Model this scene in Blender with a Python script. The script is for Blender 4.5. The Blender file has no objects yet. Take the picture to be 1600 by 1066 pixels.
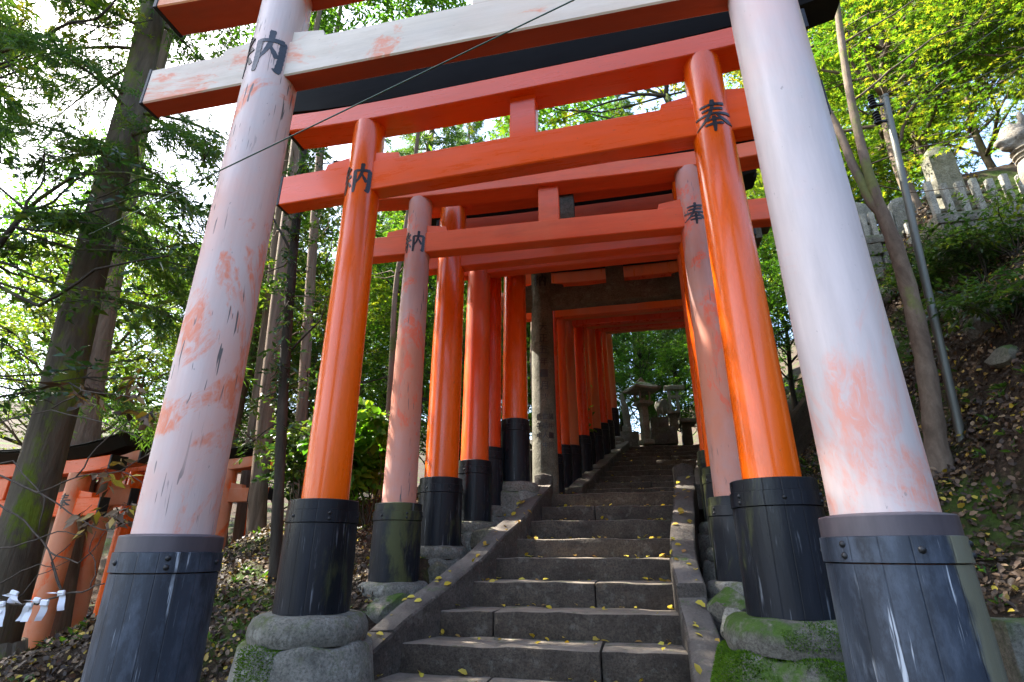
import bpy, bmesh, math, random
import numpy as np
from mathutils import Vector, Matrix

R = math.radians
scene = bpy.context.scene
COL = scene.collection
# ------------------------------------------------------------------ camera
F, PITCH, YAW = 840.0, R(21.3), R(12.2)
cd = bpy.data.cameras.new('camera'); cam = bpy.data.objects.new('camera', cd); COL.objects.link(cam)
cd.sensor_width = 36; cd.lens = F / 1600 * 36; cd.clip_start = .05; cd.clip_end = 2000
cam.location = (0, 0, 0); cam.rotation_euler = (math.pi / 2 + PITCH, 0, YAW)
scene.camera = cam
# ------------------------------------------------------------------ sky, sun, exposure
SUN_AZ, SUN_EL = R(-80), R(48)          # azimuth clockwise from +Y (the way up the steps)
w = bpy.data.worlds.new('World'); scene.world = w; w.use_nodes = True
nt = w.node_tree; bg = nt.nodes['Background']
sky = nt.nodes.new('ShaderNodeTexSky'); sky.sky_type = 'NISHITA'; sky.sun_disc = False
sky.sun_elevation = SUN_EL; sky.sun_rotation = SUN_AZ
sky.air_density = 1.0; sky.dust_density = 2.5; sky.ozone_density = 1.0
nt.links.new(sky.outputs[0], bg.inputs[0]); bg.inputs[1].default_value = .15
sd = bpy.data.lights.new('sun', 'SUN'); sun = bpy.data.objects.new('sun', sd); COL.objects.link(sun)
sd.energy = 5.0; sd.angle = R(.53); sd.color = (1, .93, .82)
sdir = Vector((math.sin(SUN_AZ) * math.cos(SUN_EL), math.cos(SUN_AZ) * math.cos(SUN_EL), math.sin(SUN_EL)))
sun.rotation_euler = sdir.to_track_quat('Z', 'Y').to_euler(); sun.location = sdir * 40
vs = scene.view_settings
vs.view_transform = 'Standard'; vs.look = 'None'; vs.gamma = 1; vs.use_curve_mapping = False
vs.exposure = 2.6
scene.cycles.use_denoising = True
scene.cycles.max_bounces = 7; scene.cycles.diffuse_bounces = 4; scene.cycles.glossy_bounces = 3
scene.cycles.transmission_bounces = 4; scene.cycles.transparent_max_bounces = 4
scene.cycles.sample_clamp_indirect = 8

# ------------------------------------------------------------------ helpers
fwv = np.array([-math.sin(YAW) * math.cos(PITCH), math.cos(YAW) * math.cos(PITCH), math.sin(PITCH)])
rtv = np.array([math.cos(YAW), math.sin(YAW), 0.]); upv = np.cross(rtv, fwv)
def ray(x, y):
    d = fwv * F + rtv * (x - 800) - upv * (y - 533); return d / np.linalg.norm(d)
def px(x, y, Y):                      # the point at distance Y up the path seen at a pixel of the photograph
    d = ray(x, y); return Vector(d * (Y / d[1]))
def px_x(p):                          # horizontal place in the photograph, used to sort things from left to right
    p = np.asarray(p, float); return 800 + F * (p @ rtv) / max(1e-3, p @ fwv)

def fast_mesh(name, V, T, attr=None):
    V = np.ascontiguousarray(V, np.float32); T = np.ascontiguousarray(T, np.int32)
    me = bpy.data.meshes.new(name); k = T.shape[1]
    me.vertices.add(len(V)); me.vertices.foreach_set('co', V.ravel())
    me.loops.add(T.size); me.loops.foreach_set('vertex_index', T.ravel())
    me.polygons.add(len(T)); me.polygons.foreach_set('loop_start', np.arange(0, T.size, k, dtype=np.int32))
    if attr is not None:
        a = me.attributes.new('tint', 'FLOAT', 'POINT'); a.data.foreach_set('value', np.ascontiguousarray(attr, np.float32))
    me.update(calc_edges=True)
    return me

class B:
    """collects shapes; build() links them as one mesh object"""
    def __init__(s): s.v = []; s.f = []; s.m = []
    def add(s, v, f, m=0):
        o = len(s.v); s.v += [tuple(p) for p in v]; s.f += [tuple(i + o for i in q) for q in f]; s.m += [m] * len(f); return s
    def box(s, x0, x1, y0, y1, z0, z1, bev=0., m=0):
        bm = bmesh.new(); bmesh.ops.create_cube(bm, size=1)
        for q in bm.verts: q.co = Vector(((x0 + x1) / 2 + q.co.x * (x1 - x0), (y0 + y1) / 2 + q.co.y * (y1 - y0), (z0 + z1) / 2 + q.co.z * (z1 - z0)))
        if bev: bmesh.ops.bevel(bm, geom=bm.edges[:], offset=bev, segments=1, affect='EDGES', profile=.5)
        bm.verts.index_update(); s.add([q.co for q in bm.verts], [[q.index for q in f.verts] for f in bm.faces], m); bm.free(); return s
    def tube(s, pts, rad, n=8, m=0, cap=True):
        pts = [Vector(p) for p in pts]; N = len(pts); vs_ = []; fs = []
        t0 = (pts[1] - pts[0]).normalized(); u = t0.orthogonal().normalized()
        for i, p in enumerate(pts):
            t = (pts[min(i + 1, N - 1)] - pts[max(i - 1, 0)]).normalized()
            u = (u - t * u.dot(t)); u = u.normalized() if u.length > 1e-6 else t.orthogonal().normalized()
            w_ = t.cross(u); r = rad[i] if hasattr(rad, '__len__') else rad
            for k in range(n):
                a = 2 * math.pi * k / n; vs_.append(p + (u * math.cos(a) + w_ * math.sin(a)) * r)
        for i in range(N - 1):
            for k in range(n):
                k2 = (k + 1) % n; fs.append((i * n + k, i * n + k2, (i + 1) * n + k2, (i + 1) * n + k))
        if cap: fs.append(tuple(range(n - 1, -1, -1))); fs.append(tuple((N - 1) * n + k for k in range(n)))
        return s.add(vs_, fs, m)
    def lathe(s, prof, n=32, c=(0, 0), m=0, cap=True):
        vs_ = []; fs = []
        for r, z in prof:
            for k in range(n):
                a = 2 * math.pi * k / n; vs_.append((c[0] + r * math.cos(a), c[1] + r * math.sin(a), z))
        N = len(prof)
        for i in range(N - 1):
            for k in range(n):
                k2 = (k + 1) % n; fs.append((i * n + k, i * n + k2, (i + 1) * n + k2, (i + 1) * n + k))
        if cap: fs.append(tuple(range(n - 1, -1, -1))); fs.append(tuple((N - 1) * n + k for k in range(n)))
        return s.add(vs_, fs, m)
    def sweep(s, prof, st, m=0, mfun=None):
        """profile of (y,z) points carried along x through stations (x, dz, dy)"""
        n = len(prof); vs_ = [(x, y + dy, z + dz) for (x, dz, dy) in st for (y, z) in prof]; o = len(s.v); fs = []; ms = []
        for i in range(len(st) - 1):
            for k in range(n):
                k2 = (k + 1) % n; fs.append((i * n + k, i * n + k2, (i + 1) * n + k2, (i + 1) * n + k)); ms.append(mfun(k) if mfun else m)
        fs.append(tuple(range(n - 1, -1, -1))); fs.append(tuple((len(st) - 1) * n + k for k in range(n))); ms += [m, m]
        s.v += vs_; s.f += [tuple(i + o for i in q) for q in fs]; s.m += ms; return s
    def build(s, name, mat, parent=None, loc=None, smooth=False, fix=True):
        me = bpy.data.meshes.new(name); me.from_pydata([tuple(p) for p in s.v], [], s.f); me.update()
        for mm in (mat if isinstance(mat, (list, tuple)) else [mat]): me.materials.append(mm)
        if any(s.m): me.polygons.foreach_set('material_index', s.m)
        if fix:
            bm = bmesh.new(); bm.from_mesh(me); bmesh.ops.recalc_face_normals(bm, faces=bm.faces[:]); bm.to_mesh(me); bm.free()
        return link(name, me, parent, loc, smooth)
def link(name, me, parent=None, loc=None, smooth=False):
    o = bpy.data.objects.new(name, me); COL.objects.link(o); o.parent = parent
    if loc is not None: o.location = loc
    if smooth:
        me.polygons.foreach_set('use_smooth', [True] * len(me.polygons))
        if smooth is not True: me.set_sharp_from_angle(angle=R(smooth))
    return o
def tag(o, label=None, cat=None, group=None, kind=None):
    if label: o['label'] = label
    if cat: o['category'] = cat
    if group: o['group'] = group
    if kind: o['kind'] = kind
    return o
def empty(name, loc, rz=0.):
    o = bpy.data.objects.new(name, None); COL.objects.link(o); o.location = loc; o.rotation_euler = (0, 0, rz); o.empty_display_size = .1; return o
def copy_tree(o, parent=None):
    c = o.copy(); COL.objects.link(c); c.parent = parent
    for ch in [q for q in o.children]: copy_tree(ch, c)
    return c
ORD = ['first', 'second', 'third', 'fourth', 'fifth', 'sixth', 'seventh', 'eighth', 'ninth', 'tenth', 'eleventh', 'twelfth', 'thirteenth', 'fourteenth', 'fifteenth', 'sixteenth']

# ------------------------------------------------------------------ materials
class NT:
    def __init__(s, name):
        s.mat = bpy.data.materials.new(name); s.mat.use_nodes = True; s.t = s.mat.node_tree
        s.b = s.t.nodes['Principled BSDF']; s.out = s.t.nodes['Material Output']
        s.tc = s.n('ShaderNodeTexCoord')
    def n(s, ty, **k):
        q = s.t.nodes.new(ty)
        for a, v in k.items(): setattr(q, a, v)
        return q
    def l(s, a, b): s.t.links.new(a, b)
    def noise(s, scale=5., detail=4., rough=.55, stretch=(1, 1, 1), off=(0, 0, 0), dist=0., world=False):
        mp = s.n('ShaderNodeMapping'); mp.inputs['Scale'].default_value = stretch; mp.inputs['Location'].default_value = off
        if world: s.l(s.n('ShaderNodeNewGeometry').outputs['Position'], mp.inputs[0])
        else: s.l(s.tc.outputs['Object'], mp.inputs[0])
        q = s.n('ShaderNodeTexNoise'); q.inputs['Scale'].default_value = scale; q.inputs['Detail'].default_value = detail
        q.inputs['Roughness'].default_value = rough; q.inputs['Distortion'].default_value = dist
        s.l(mp.outputs[0], q.inputs['Vector']); return q.outputs[0]
    def ramp(s, fac, stops):
        q = s.n('ShaderNodeValToRGB'); e = q.color_ramp.elements
        while len(e) < len(stops): e.new(.5)
        for i, (p, c) in enumerate(stops):
            e[i].position = p; e[i].color = (*c, 1) if hasattr(c, '__len__') else (c, c, c, 1)
        s.l(fac, q.inputs[0]); return q.outputs[0]
    def mix(s, fac, a, b):
        q = s.n('ShaderNodeMix', data_type='RGBA')
        for v, i in ((fac, 0), (a, 6), (b, 7)):
            if hasattr(v, 'is_linked') or hasattr(v, 'links'): s.l(v, q.inputs[i])
            elif i: q.inputs[i].default_value = (*v, 1)
            else: q.inputs[0].default_value = v
        return q.outputs[2]
    def math(s, op, a, b=0.):
        q = s.n('ShaderNodeMath', operation=op)
        for i, v in enumerate((a, b)):
            if hasattr(v, 'links'): s.l(v, q.inputs[i])
            else: q.inputs[i].default_value = v
        return q.outputs[0]
    def bump(s, h, strength=.3, dist=.01):
        q = s.n('ShaderNodeBump'); q.inputs['Strength'].default_value = strength; q.inputs['Distance'].default_value = dist
        s.l(h, q.inputs['Height']); s.l(q.outputs[0], s.b.inputs['Normal'])
    def up(s, lo=.2, hi=.8):
        g = s.n('ShaderNodeNewGeometry'); x = s.n('ShaderNodeSeparateXYZ'); s.l(g.outputs['Normal'], x.inputs[0])
        return s.ramp(x.outputs[2], [(lo, 0.), (hi, 1.)])
    def col(s, c):
        if hasattr(c, 'links'): s.l(c, s.b.inputs['Base Color'])
        else: s.b.inputs['Base Color'].default_value = (*c, 1)
    def rough(s, c):
        if hasattr(c, 'links'): s.l(c, s.b.inputs['Roughness'])
        else: s.b.inputs['Roughness'].default_value = c

def paint(name, base, fade=None, patch=None, fade_rng=(.45, .6), patch_rng=(.55, .6), rough=.3, coat=0., cracks=0., seed=0., grime=.25, grain=1., along='z', low=None):
    """vermilion paint: streaky, sun-faded, with scuffed patches of the older coat and fine dark checks along the grain"""
    t = NT(name); G = (lambda k: (1, 1, k)) if along == 'z' else (lambda k: (k, 1, 1))
    st = t.noise(9, 6, .68, G(.12), (seed, seed, seed))
    c = t.mix(t.ramp(st, [(.3, 0.), (.75, 1.)]), base, tuple(k * (.86 if coat > .15 else .74) for k in base))
    rr = t.ramp(t.noise(14, 5, .7, G(.15), (seed, 1, 2)), [(.3, rough * .7), (.75, min(1, rough * 1.5))])
    if fade:
        f = t.ramp(t.noise(1.3, 6, .65, G(.7), (seed * 2, 3, seed)), [(fade_rng[0], 0.), (fade_rng[1], 1.)])
        c = t.mix(f, c, fade); rr = t.math('ADD', rr, t.math('MULTIPLY', f, .15))
    t.rough(rr)
    if patch:
        pn = t.noise(1.7, 10, .66, G(.62), (seed, seed * 3, 7), .9)
        if low:                         # more rubbed through where hands reach
            x = t.n('ShaderNodeSeparateXYZ'); t.l(t.tc.outputs['Object'], x.inputs[0]); m_ = t.n('ShaderNodeMapRange'); t.l(x.outputs[2], m_.inputs[0])
            for i, v in enumerate((low[0], low[1], low[2], low[3])): m_.inputs[i + 1].default_value = v
            pn = t.math('ADD', pn, m_.outputs[0])
        p = t.ramp(pn, [(patch_rng[0], 0.), (patch_rng[1], 1.)])
        sc = t.ramp(t.noise(26, 5, .7, G(.35), (seed, 8, 1), 1.2), [(.36, .15), (.52, 1.)])
        c = t.mix(t.math('MULTIPLY', t.math('MULTIPLY', p, sc), .88), c, patch)
    g_ = t.ramp(t.noise(3.2, 7, .72, G(.35), (5, seed, 2)), [(.52, 0.), (.80, 1.)])
    c = t.mix(t.math('MULTIPLY', g_, grime), c, (.10, .07, .05))
    sp = t.ramp(t.noise(46, 3, .6, G(.5), (seed, 4, 4)), [(.70, 0.), (.745, 1.)])
    c = t.mix(t.math('MULTIPLY', sp, .55), c, tuple(k * .3 + .02 for k in base))
    h = t.noise(60, 4, .65, G(.05), (seed, 0, 0))
    if cracks:
        k = t.noise(62, 1.5, .5, G(.085), (seed * 5, 2, 1), .5)
        k = t.ramp(k, [(.672 - cracks * .03, 0.), (.69 - cracks * .03, 1.)])
        region = t.ramp(t.noise(2.2, 2, .5, (1, 1, 1), (1, seed, 0)), [(.42, 0.), (.55, 1.)])
        k = t.math('MULTIPLY', k, region)
        c = t.mix(k, c, (.11, .095, .09)); h = t.math('SUBTRACT', h, t.math('MULTIPLY', k, 2.))
    t.col(c); t.bump(h, .22 * grain + (.15 if cracks else 0), .004)
    t.b.inputs['Coat Weight'].default_value = coat; t.b.inputs['Coat Roughness'].default_value = .10
    t.b.inputs['IOR'].default_value = 1.45
    return t.mat

def simple(name, c1, c2, scale=6., rough=.6, stretch=(1, 1, 1), bump=.3, bscale=30., bdist=.01, metal=0., spec=.5, world=False):
    t = NT(name); t.col(t.mix(t.ramp(t.noise(scale, 6, .65, stretch, world=world), [(.3, 0.), (.7, 1.)]), c1, c2)); t.rough(rough)
    if bump: t.bump(t.noise(bscale, 6, .65, stretch, world=world), bump, bdist)
    t.b.inputs['Metallic'].default_value = metal; t.b.inputs['Specular IOR Level'].default_value = spec
    return t.mat

def stone(name, a, b, moss=.5, moss_col=(.035, .065, .012), seed=0., rough=.85, up=(.1, .75), lichen=.3, worn=None):
    t = NT(name)
    c = t.mix(t.ramp(t.noise(3, 8, .7, off=(seed, 0, 0), world=True), [(.3, 0.), (.7, 1.)]), a, b)
    c = t.mix(t.ramp(t.noise(70, 4, .75, world=True), [(.44, 0.), (.66, .75)]), c, tuple(k * .35 for k in a))
    c = t.mix(t.ramp(t.noise(8, 8, .75, off=(2, seed, 6), world=True), [(.5, 0.), (.68, .7)]), c, tuple(k * .4 for k in a))
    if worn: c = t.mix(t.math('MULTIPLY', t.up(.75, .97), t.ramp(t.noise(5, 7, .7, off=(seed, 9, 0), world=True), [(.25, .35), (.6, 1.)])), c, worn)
    if lichen: c = t.mix(t.math('MULTIPLY', t.ramp(t.noise(11, 6, .7, off=(seed, 5, 1), world=True), [(.56, 0.), (.64, 1.)]), lichen), c, (.42, .42, .36))
    if moss:
        mm = t.math('MULTIPLY', t.ramp(t.noise(4.5, 7, .72, off=(1, seed, 3), world=True), [(.62 - moss * .3, 0.), (.70 - moss * .25, 1.)]), t.up(*up))
        mc = t.mix(t.noise(25, 4, .7, world=True), moss_col, tuple(k * 2.1 for k in moss_col))
        c = t.mix(mm, c, mc)
    t.col(c); t.rough(rough); t.bump(t.math('ADD', t.noise(45, 8, .78, world=True), t.math('MULTIPLY', t.noise(9, 6, .7, world=True), 1.6)), .8, .016)
    t.b.inputs['Specular IOR Level'].default_value = .3
    return t.mat

def sleeve_mat(name, wear, green, seed, rough=.36, side=None):
    """tarred black wood-and-metal sleeve: vertical streaks, chalky runs, algae near the foot"""
    t = NT(name)
    c = t.mix(t.ramp(t.noise(7, 5, .6, (1, 1, .15), (seed, 0, 0)), [(.3, 0.), (.7, 1.)]), (.005, .006, .008), (.016, .019, .026)) if wear < .5 else t.mix(t.ramp(t.noise(7, 5, .6, (1, 1, .15), (seed, 0, 0)), [(.3, 0.), (.7, 1.)]), (.009, .012, .018), (.036, .047, .066))
    wt = t.math('MULTIPLY', t.ramp(t.noise(34, 4, .75, (1, 1, .055), (seed, 3, 0), .2), [(.60, 0.), (.67, 1.)]), t.ramp(t.noise(3.5, 4, .65, off=(seed, 0, 9)), [(.44, 0.), (.55, 1.)]))
    if wear > .5: c = t.mix(t.math('MULTIPLY', t.ramp(t.noise(11, 9, .75, (1, 1, .4), (seed, 6, 1)), [(.46, 0.), (.68, 1.)]), .75), c, (.085, .105, .14))
    c = t.mix(t.math('MULTIPLY', wt, wear), c, (.36, .39, .43))
    gr = t.ramp(t.noise(2.1, 9, .68, (1, 1, .42), (2, seed, 4), .3), [(.66 - green * .2, 0.), (.70 - green * .16, 1.)])
    if side:
        x = t.n('ShaderNodeSeparateXYZ'); t.l(t.tc.outputs['Object'], x.inputs[0]); gr = t.math('MULTIPLY', gr, t.ramp(t.math('ADD', x.outputs[0], t.math('MULTIPLY', t.noise(9, 6, .7, (1, 1, .4)), .12)), [(side, 0.), (side + .02, 1.)]))
    gd = t.n('ShaderNodeTexGradient', gradient_type='RADIAL'); t.l(t.tc.outputs['Object'], gd.inputs[0])
    seam = t.ramp(t.math('ABSOLUTE', t.math('SUBTRACT', t.math('FRACT', t.math('ADD', t.math('MULTIPLY', gd.outputs[1], 13.), t.math('MULTIPLY', t.noise(1.1, 2, .5, (1, 1, .02), (seed, 2, 2)), 5.))), .5)), [(0., 1.), (.035, 0.)])
    c = t.mix(t.math('MULTIPLY', seam, .35), c, (.004, .004, .005))
    c = t.mix(t.math('MULTIPLY', gr, .8 * min(1, green * 2)), c, (.17, .165, .11) if wear > .5 else (.075, .082, .030))
    t.col(c); t.rough(t.ramp(t.noise(8, 5, .6, (1, 1, .25), (1, 1, seed)), [(.3, rough - .08), (.7, rough + .16)]))
    t.bump(t.math('SUBTRACT', t.noise(22, 6, .7, (1, 1, .06), (seed, 0, 0)), t.math('MULTIPLY', seam, .8)), .4, .006); t.b.inputs['Specular IOR Level'].default_value = .32 if wear > .5 else .2
    return t.mat

def leaf_mat(name, cols, trans=.45, rough=.45, spec=.4, tboost=1.6):
    t = NT(name); a = t.n('ShaderNodeAttribute', attribute_name='tint')
    n = len(cols); c = t.ramp(a.outputs['Fac'], [(i / max(1, n - 1), k) for i, k in enumerate(cols)])
    t.col(c); t.rough(rough); t.b.inputs['Specular IOR Level'].default_value = spec
    tr = t.n('ShaderNodeBsdfTranslucent'); mx = t.n('ShaderNodeMixShader'); mx.inputs[0].default_value = trans
    hs = t.n('ShaderNodeMix', data_type='RGBA', blend_type='MULTIPLY'); hs.inputs[0].default_value = 1
    t.l(c, hs.inputs[6]); hs.inputs[7].default_value = (tboost * 1.15, tboost * 1.1, tboost * .5, 1)
    t.l(hs.outputs[2], tr.inputs[0]); t.l(t.b.outputs[0], mx.inputs[1]); t.l(tr.outputs[0], mx.inputs[2]); t.l(mx.outputs[0], t.out.inputs[0])
    return t.mat

def bark(name, a, b, moss=0., mcol=(.06, .09, .012), vs_=.12, scale=14, bdist=.02):
    t = NT(name)
    n1 = t.noise(scale, 6, .7, (1, 1, vs_), dist=.4)
    c = t.mix(t.ramp(n1, [(.35, 0.), (.65, 1.)]), a, b)
    if moss:
        c = t.mix(t.ramp(t.noise(2.6, 7, .7, (1, 1, .5), (3, 1, 0)), [(.62 - moss * .25, 0.), (.68 - moss * .2, 1.)]), c, t.mix(t.noise(30, 3), mcol, tuple(k * 2 for k in mcol)))
    t.col(c); t.rough(.9); t.bump(n1, .8, bdist); t.b.inputs['Specular IOR Level'].default_value = .2
    return t.mat

M = {}
VER = (.66, .085, .012)
M['g1'] = paint('faded_paint', (.60, .50, .475), (.63, .38, .32), (.68, .18, .08), (.45, .66), (.56, .61), .42, 0, .9, 3.7, .05, 1., 'z')
M['g1r'] = paint('faded_paint_pale', (.57, .49, .475), (.60, .41, .37), (.64, .25, .175), (.44, .66), (.53, .62), .40, 0, 0, 11.3, .04, 1., 'z', (1.3, 3.4, .10, -.11))
M['g1b'] = paint('faded_beam_paint', (.62, .54, .44), (.58, .46, .37), (.64, .21, .11), (.46, .66), (.575, .62), .5, 0, 0, 5.1, .25, 1., 'x')
M['g1s'] = paint('faded_lintel_paint', (.66, .17, .04), (.62, .28, .13), None, (.45, .65), rough=.4, seed=2.2, along='x')
M['under'] = paint('unfaded_red_paint', (.50, .058, .012), rough=.5, seed=8.1, grime=.3, along='x')
M['g2'] = paint('glossy_vermilion', (.93, .128, .001), rough=.26, coat=.25, seed=1.2, grime=.10, grain=.8)
M['g2b'] = paint('glossy_vermilion_beam', (.90, .098, .002), rough=.30, coat=.22, seed=4.4, grime=.15, grain=.8, along='x')
M['g3'] = paint('pinkish_worn_vermilion', (.52, .30, .26), (.56, .21, .13), (.72, .12, .05), (.42, .60), (.52, .56), .45, 0, .1, 6.6, .18)
M['g3b'] = paint('dull_vermilion_beam', (.76, .105, .018), (.70, .16, .05), None, (.5, .8), rough=.45, coat=.05, seed=9.2, grime=.35, along='x')
M['g4'] = paint('vermilion_a', (.86, .115, .003), rough=.26, coat=.2, seed=7.3, grime=.2, grain=.8)
M['g5'] = paint('vermilion_b', (.80, .095, .006), (.66, .14, .05), None, (.5, .8), rough=.3, coat=.2, seed=2.9, grime=.22)
M['far'] = paint('vermilion_far', (.76, .06, .005), (.62, .11, .03), None, (.5, .75), rough=.28, coat=.25, seed=13.9, grime=.2)
M['far2'] = paint('vermilion_far_worn', (.62, .13, .035), (.56, .19, .07), None, (.45, .7), rough=.35, coat=.1, seed=3.3, grime=.3)
M['low'] = paint('lower_path_pink_vermilion', (.78, .19, .055), (.72, .28, .15), (.82, .11, .005), (.45, .6), (.56, .62), .4, 0, 0, 4.9, .1)
M['black'] = simple('black_roof_paint', (.004, .004, .0045), (.010, .010, .010), 5, .55, (.3, 1, 1), .3, 20, .006, spec=.15)
M['roofsheet'] = simple('dark_copper_sheet', (.03, .028, .026), (.07, .07, .072), 7, .3, (.4, 1, 1), .2, 14, .004, .6)
M['cap'] = simple('black_end_cap', (.008, .009, .011), (.022, .022, .022), 9, .45, bump=.25, spec=.3)
M['slv1'] = sleeve_mat('worn_sleeve', 1., .12, 1.5, .40)
M['slv1r'] = sleeve_mat('worn_sleeve_bare', 1., .95, 3.1, .38, .14)
M['slv2'] = sleeve_mat('tarred_sleeve', .3, .26, 4.2, .32)
M['slv3'] = sleeve_mat('algae_sleeve', .25, .9, 9.7, .42)
M['plate'] = simple('purple_grey_lead_plate', (.050, .042, .050), (.095, .080, .090), 9, .5, (1, 1, .2), .2, 20, .003, .2)
M['ink'] = simple('black_ink_paint', (.006, .007, .009), (.020, .020, .024), 20, .35, bump=.2)
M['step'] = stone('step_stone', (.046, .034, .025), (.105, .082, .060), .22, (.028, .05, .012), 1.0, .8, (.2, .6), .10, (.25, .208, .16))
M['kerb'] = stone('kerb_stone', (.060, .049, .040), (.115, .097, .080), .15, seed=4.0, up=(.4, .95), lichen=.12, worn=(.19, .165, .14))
M['base'] = stone('base_stone', (.14, .135, .11), (.27, .255, .215), .30, (.055, .07, .018), 2.0, up=(.05, .9), lichen=.35)
M['mossy'] = stone('mossy_stone', (.11, .10, .08), (.22, .205, .17), .60, (.032, .060, .008), 6.0, up=(-.3, .4), lichen=.25)
M['shrine'] = stone('shrine_stone', (.16, .15, .11), (.31, .29, .225), .6, (.04, .065, .015), 9.0, up=(.0, .7), lichen=.3)
M['pale'] = stone('pale_stone', (.20, .19, .16), (.38, .36, .31), .45, (.05, .07, .02), 3.0, lichen=.4)
M['lantern'] = stone('lantern_stone', (.26, .25, .20), (.44, .42, .34), .45, (.06, .085, .02), 7.0, up=(.3, .9), lichen=.3)
M['torii_stone'] = stone('weathered_torii_stone', (.10, .095, .070), (.20, .185, .14), .25, (.04, .05, .015), 12.0, up=(.3, .9), lichen=.15)
M['fox'] = stone('fox_stone', (.27, .24, .19), (.44, .40, .33), .35, (.05, .085, .014), 5.0, up=(.3, .9), lichen=.6)
M['metal'] = simple('galvanised_pole', (.085, .088, .072), (.15, .15, .125), 12, .55, (1, 1, .1), .1, 30, .002, .5)
M['cable'] = simple('green_cable', (.008, .045, .022), (.015, .07, .035), 20, .4, bump=0)
M['wire'] = simple('dark_wire', (.012, .012, .012), (.03, .03, .03), 20, .5, bump=0)
M['paper'] = simple('white_paper', (.70, .71, .74), (.82, .82, .84), 14, .75, bump=.3, bscale=25)
M['twig'] = bark('twig_bark', (.045, .034, .026), (.10, .078, .06), 0, scale=30, bdist=.004)
M['bark_dark'] = bark('dark_bark', (.022, .018, .013), (.060, .048, .035), .35, (.05, .065, .012))
M['bark_moss'] = bark('mossy_bark', (.055, .043, .030), (.13, .105, .072), .42, (.065, .085, .008), scale=9, bdist=.04)
M['bark_cedar'] = bark('cedar_bark', (.10, .066, .045), (.22, .155, .11), .15, (.06, .07, .02), .05, 16, .03)
M['bark_right'] = bark('smooth_brown_bark', (.085, .062, .045), (.17, .13, .095), .25, (.08, .085, .03), .5, 9, .012)
M['maple'] = leaf_mat('maple_leaves', [(.045, .115, .010), (.090, .18, .012), (.16, .23, .016), (.22, .24, .02), (.26, .22, .03)], .5)
M['maple_far'] = leaf_mat('far_maple_leaves', [(.035, .10, .014), (.070, .155, .016), (.13, .20, .018), (.19, .22, .02)], .5)
M['broad'] = leaf_mat('evergreen_leaves', [(.012, .034, .010), (.024, .062, .014), (.050, .095, .014), (.10, .13, .018)], .42, .32, .45)
M['bush'] = leaf_mat('bright_bush_leaves', [(.034, .105, .012), (.065, .165, .014), (.13, .22, .02)], .5, .4)
M['cedar'] = leaf_mat('cedar_needles', [(.024, .062, .016), (.046, .105, .020), (.085, .14, .024), (.15, .14, .035)], .48, .55, .3)
M['litter'] = leaf_mat('leaf_litter', [(.030, .018, .010), (.075, .042, .022), (.14, .085, .045), (.22, .15, .085), (.34, .22, .03), (.40, .31, .03)], .15, .6, .4, 1.)
M['yellow'] = leaf_mat('yellow_leaves', [(.30, .17, .015), (.45, .33, .02), (.50, .42, .05), (.20, .09, .03)], .2, .5, .4, 1.)
M['herb'] = leaf_mat('ground_herbs', [(.025, .07, .012), (.05, .12, .016), (.09, .16, .03)], .35, .5)
M['moss'] = leaf_mat('moss_tufts', [(.030, .075, .006), (.060, .13, .008), (.10, .19, .014)], .35, .8, .2)
g = NT('forest_floor')
fc = g.mix(g.ramp(g.noise(2.2, 8, .7, world=True), [(.3, 0.), (.7, 1.)]), (.018, .012, .008), (.050, .034, .022))
fc = g.mix(g.ramp(g.noise(34, 5, .7, world=True), [(.48, 0.), (.66, 1.)]), fc, (.080, .054, .033))
fc = g.mix(g.ramp(g.noise(.9, 7, .7, off=(4, 2, 0), world=True), [(.53, 0.), (.62, .9)]), fc, g.mix(g.noise(40, 3, world=True), (.022, .045, .006), (.055, .095, .012)))
g.col(fc); g.rough(.95); g.bump(g.noise(30, 8, .75, world=True), .9, .03); g.b.inputs['Specular IOR Level'].default_value = .15
M['floor'] = g.mat

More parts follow.
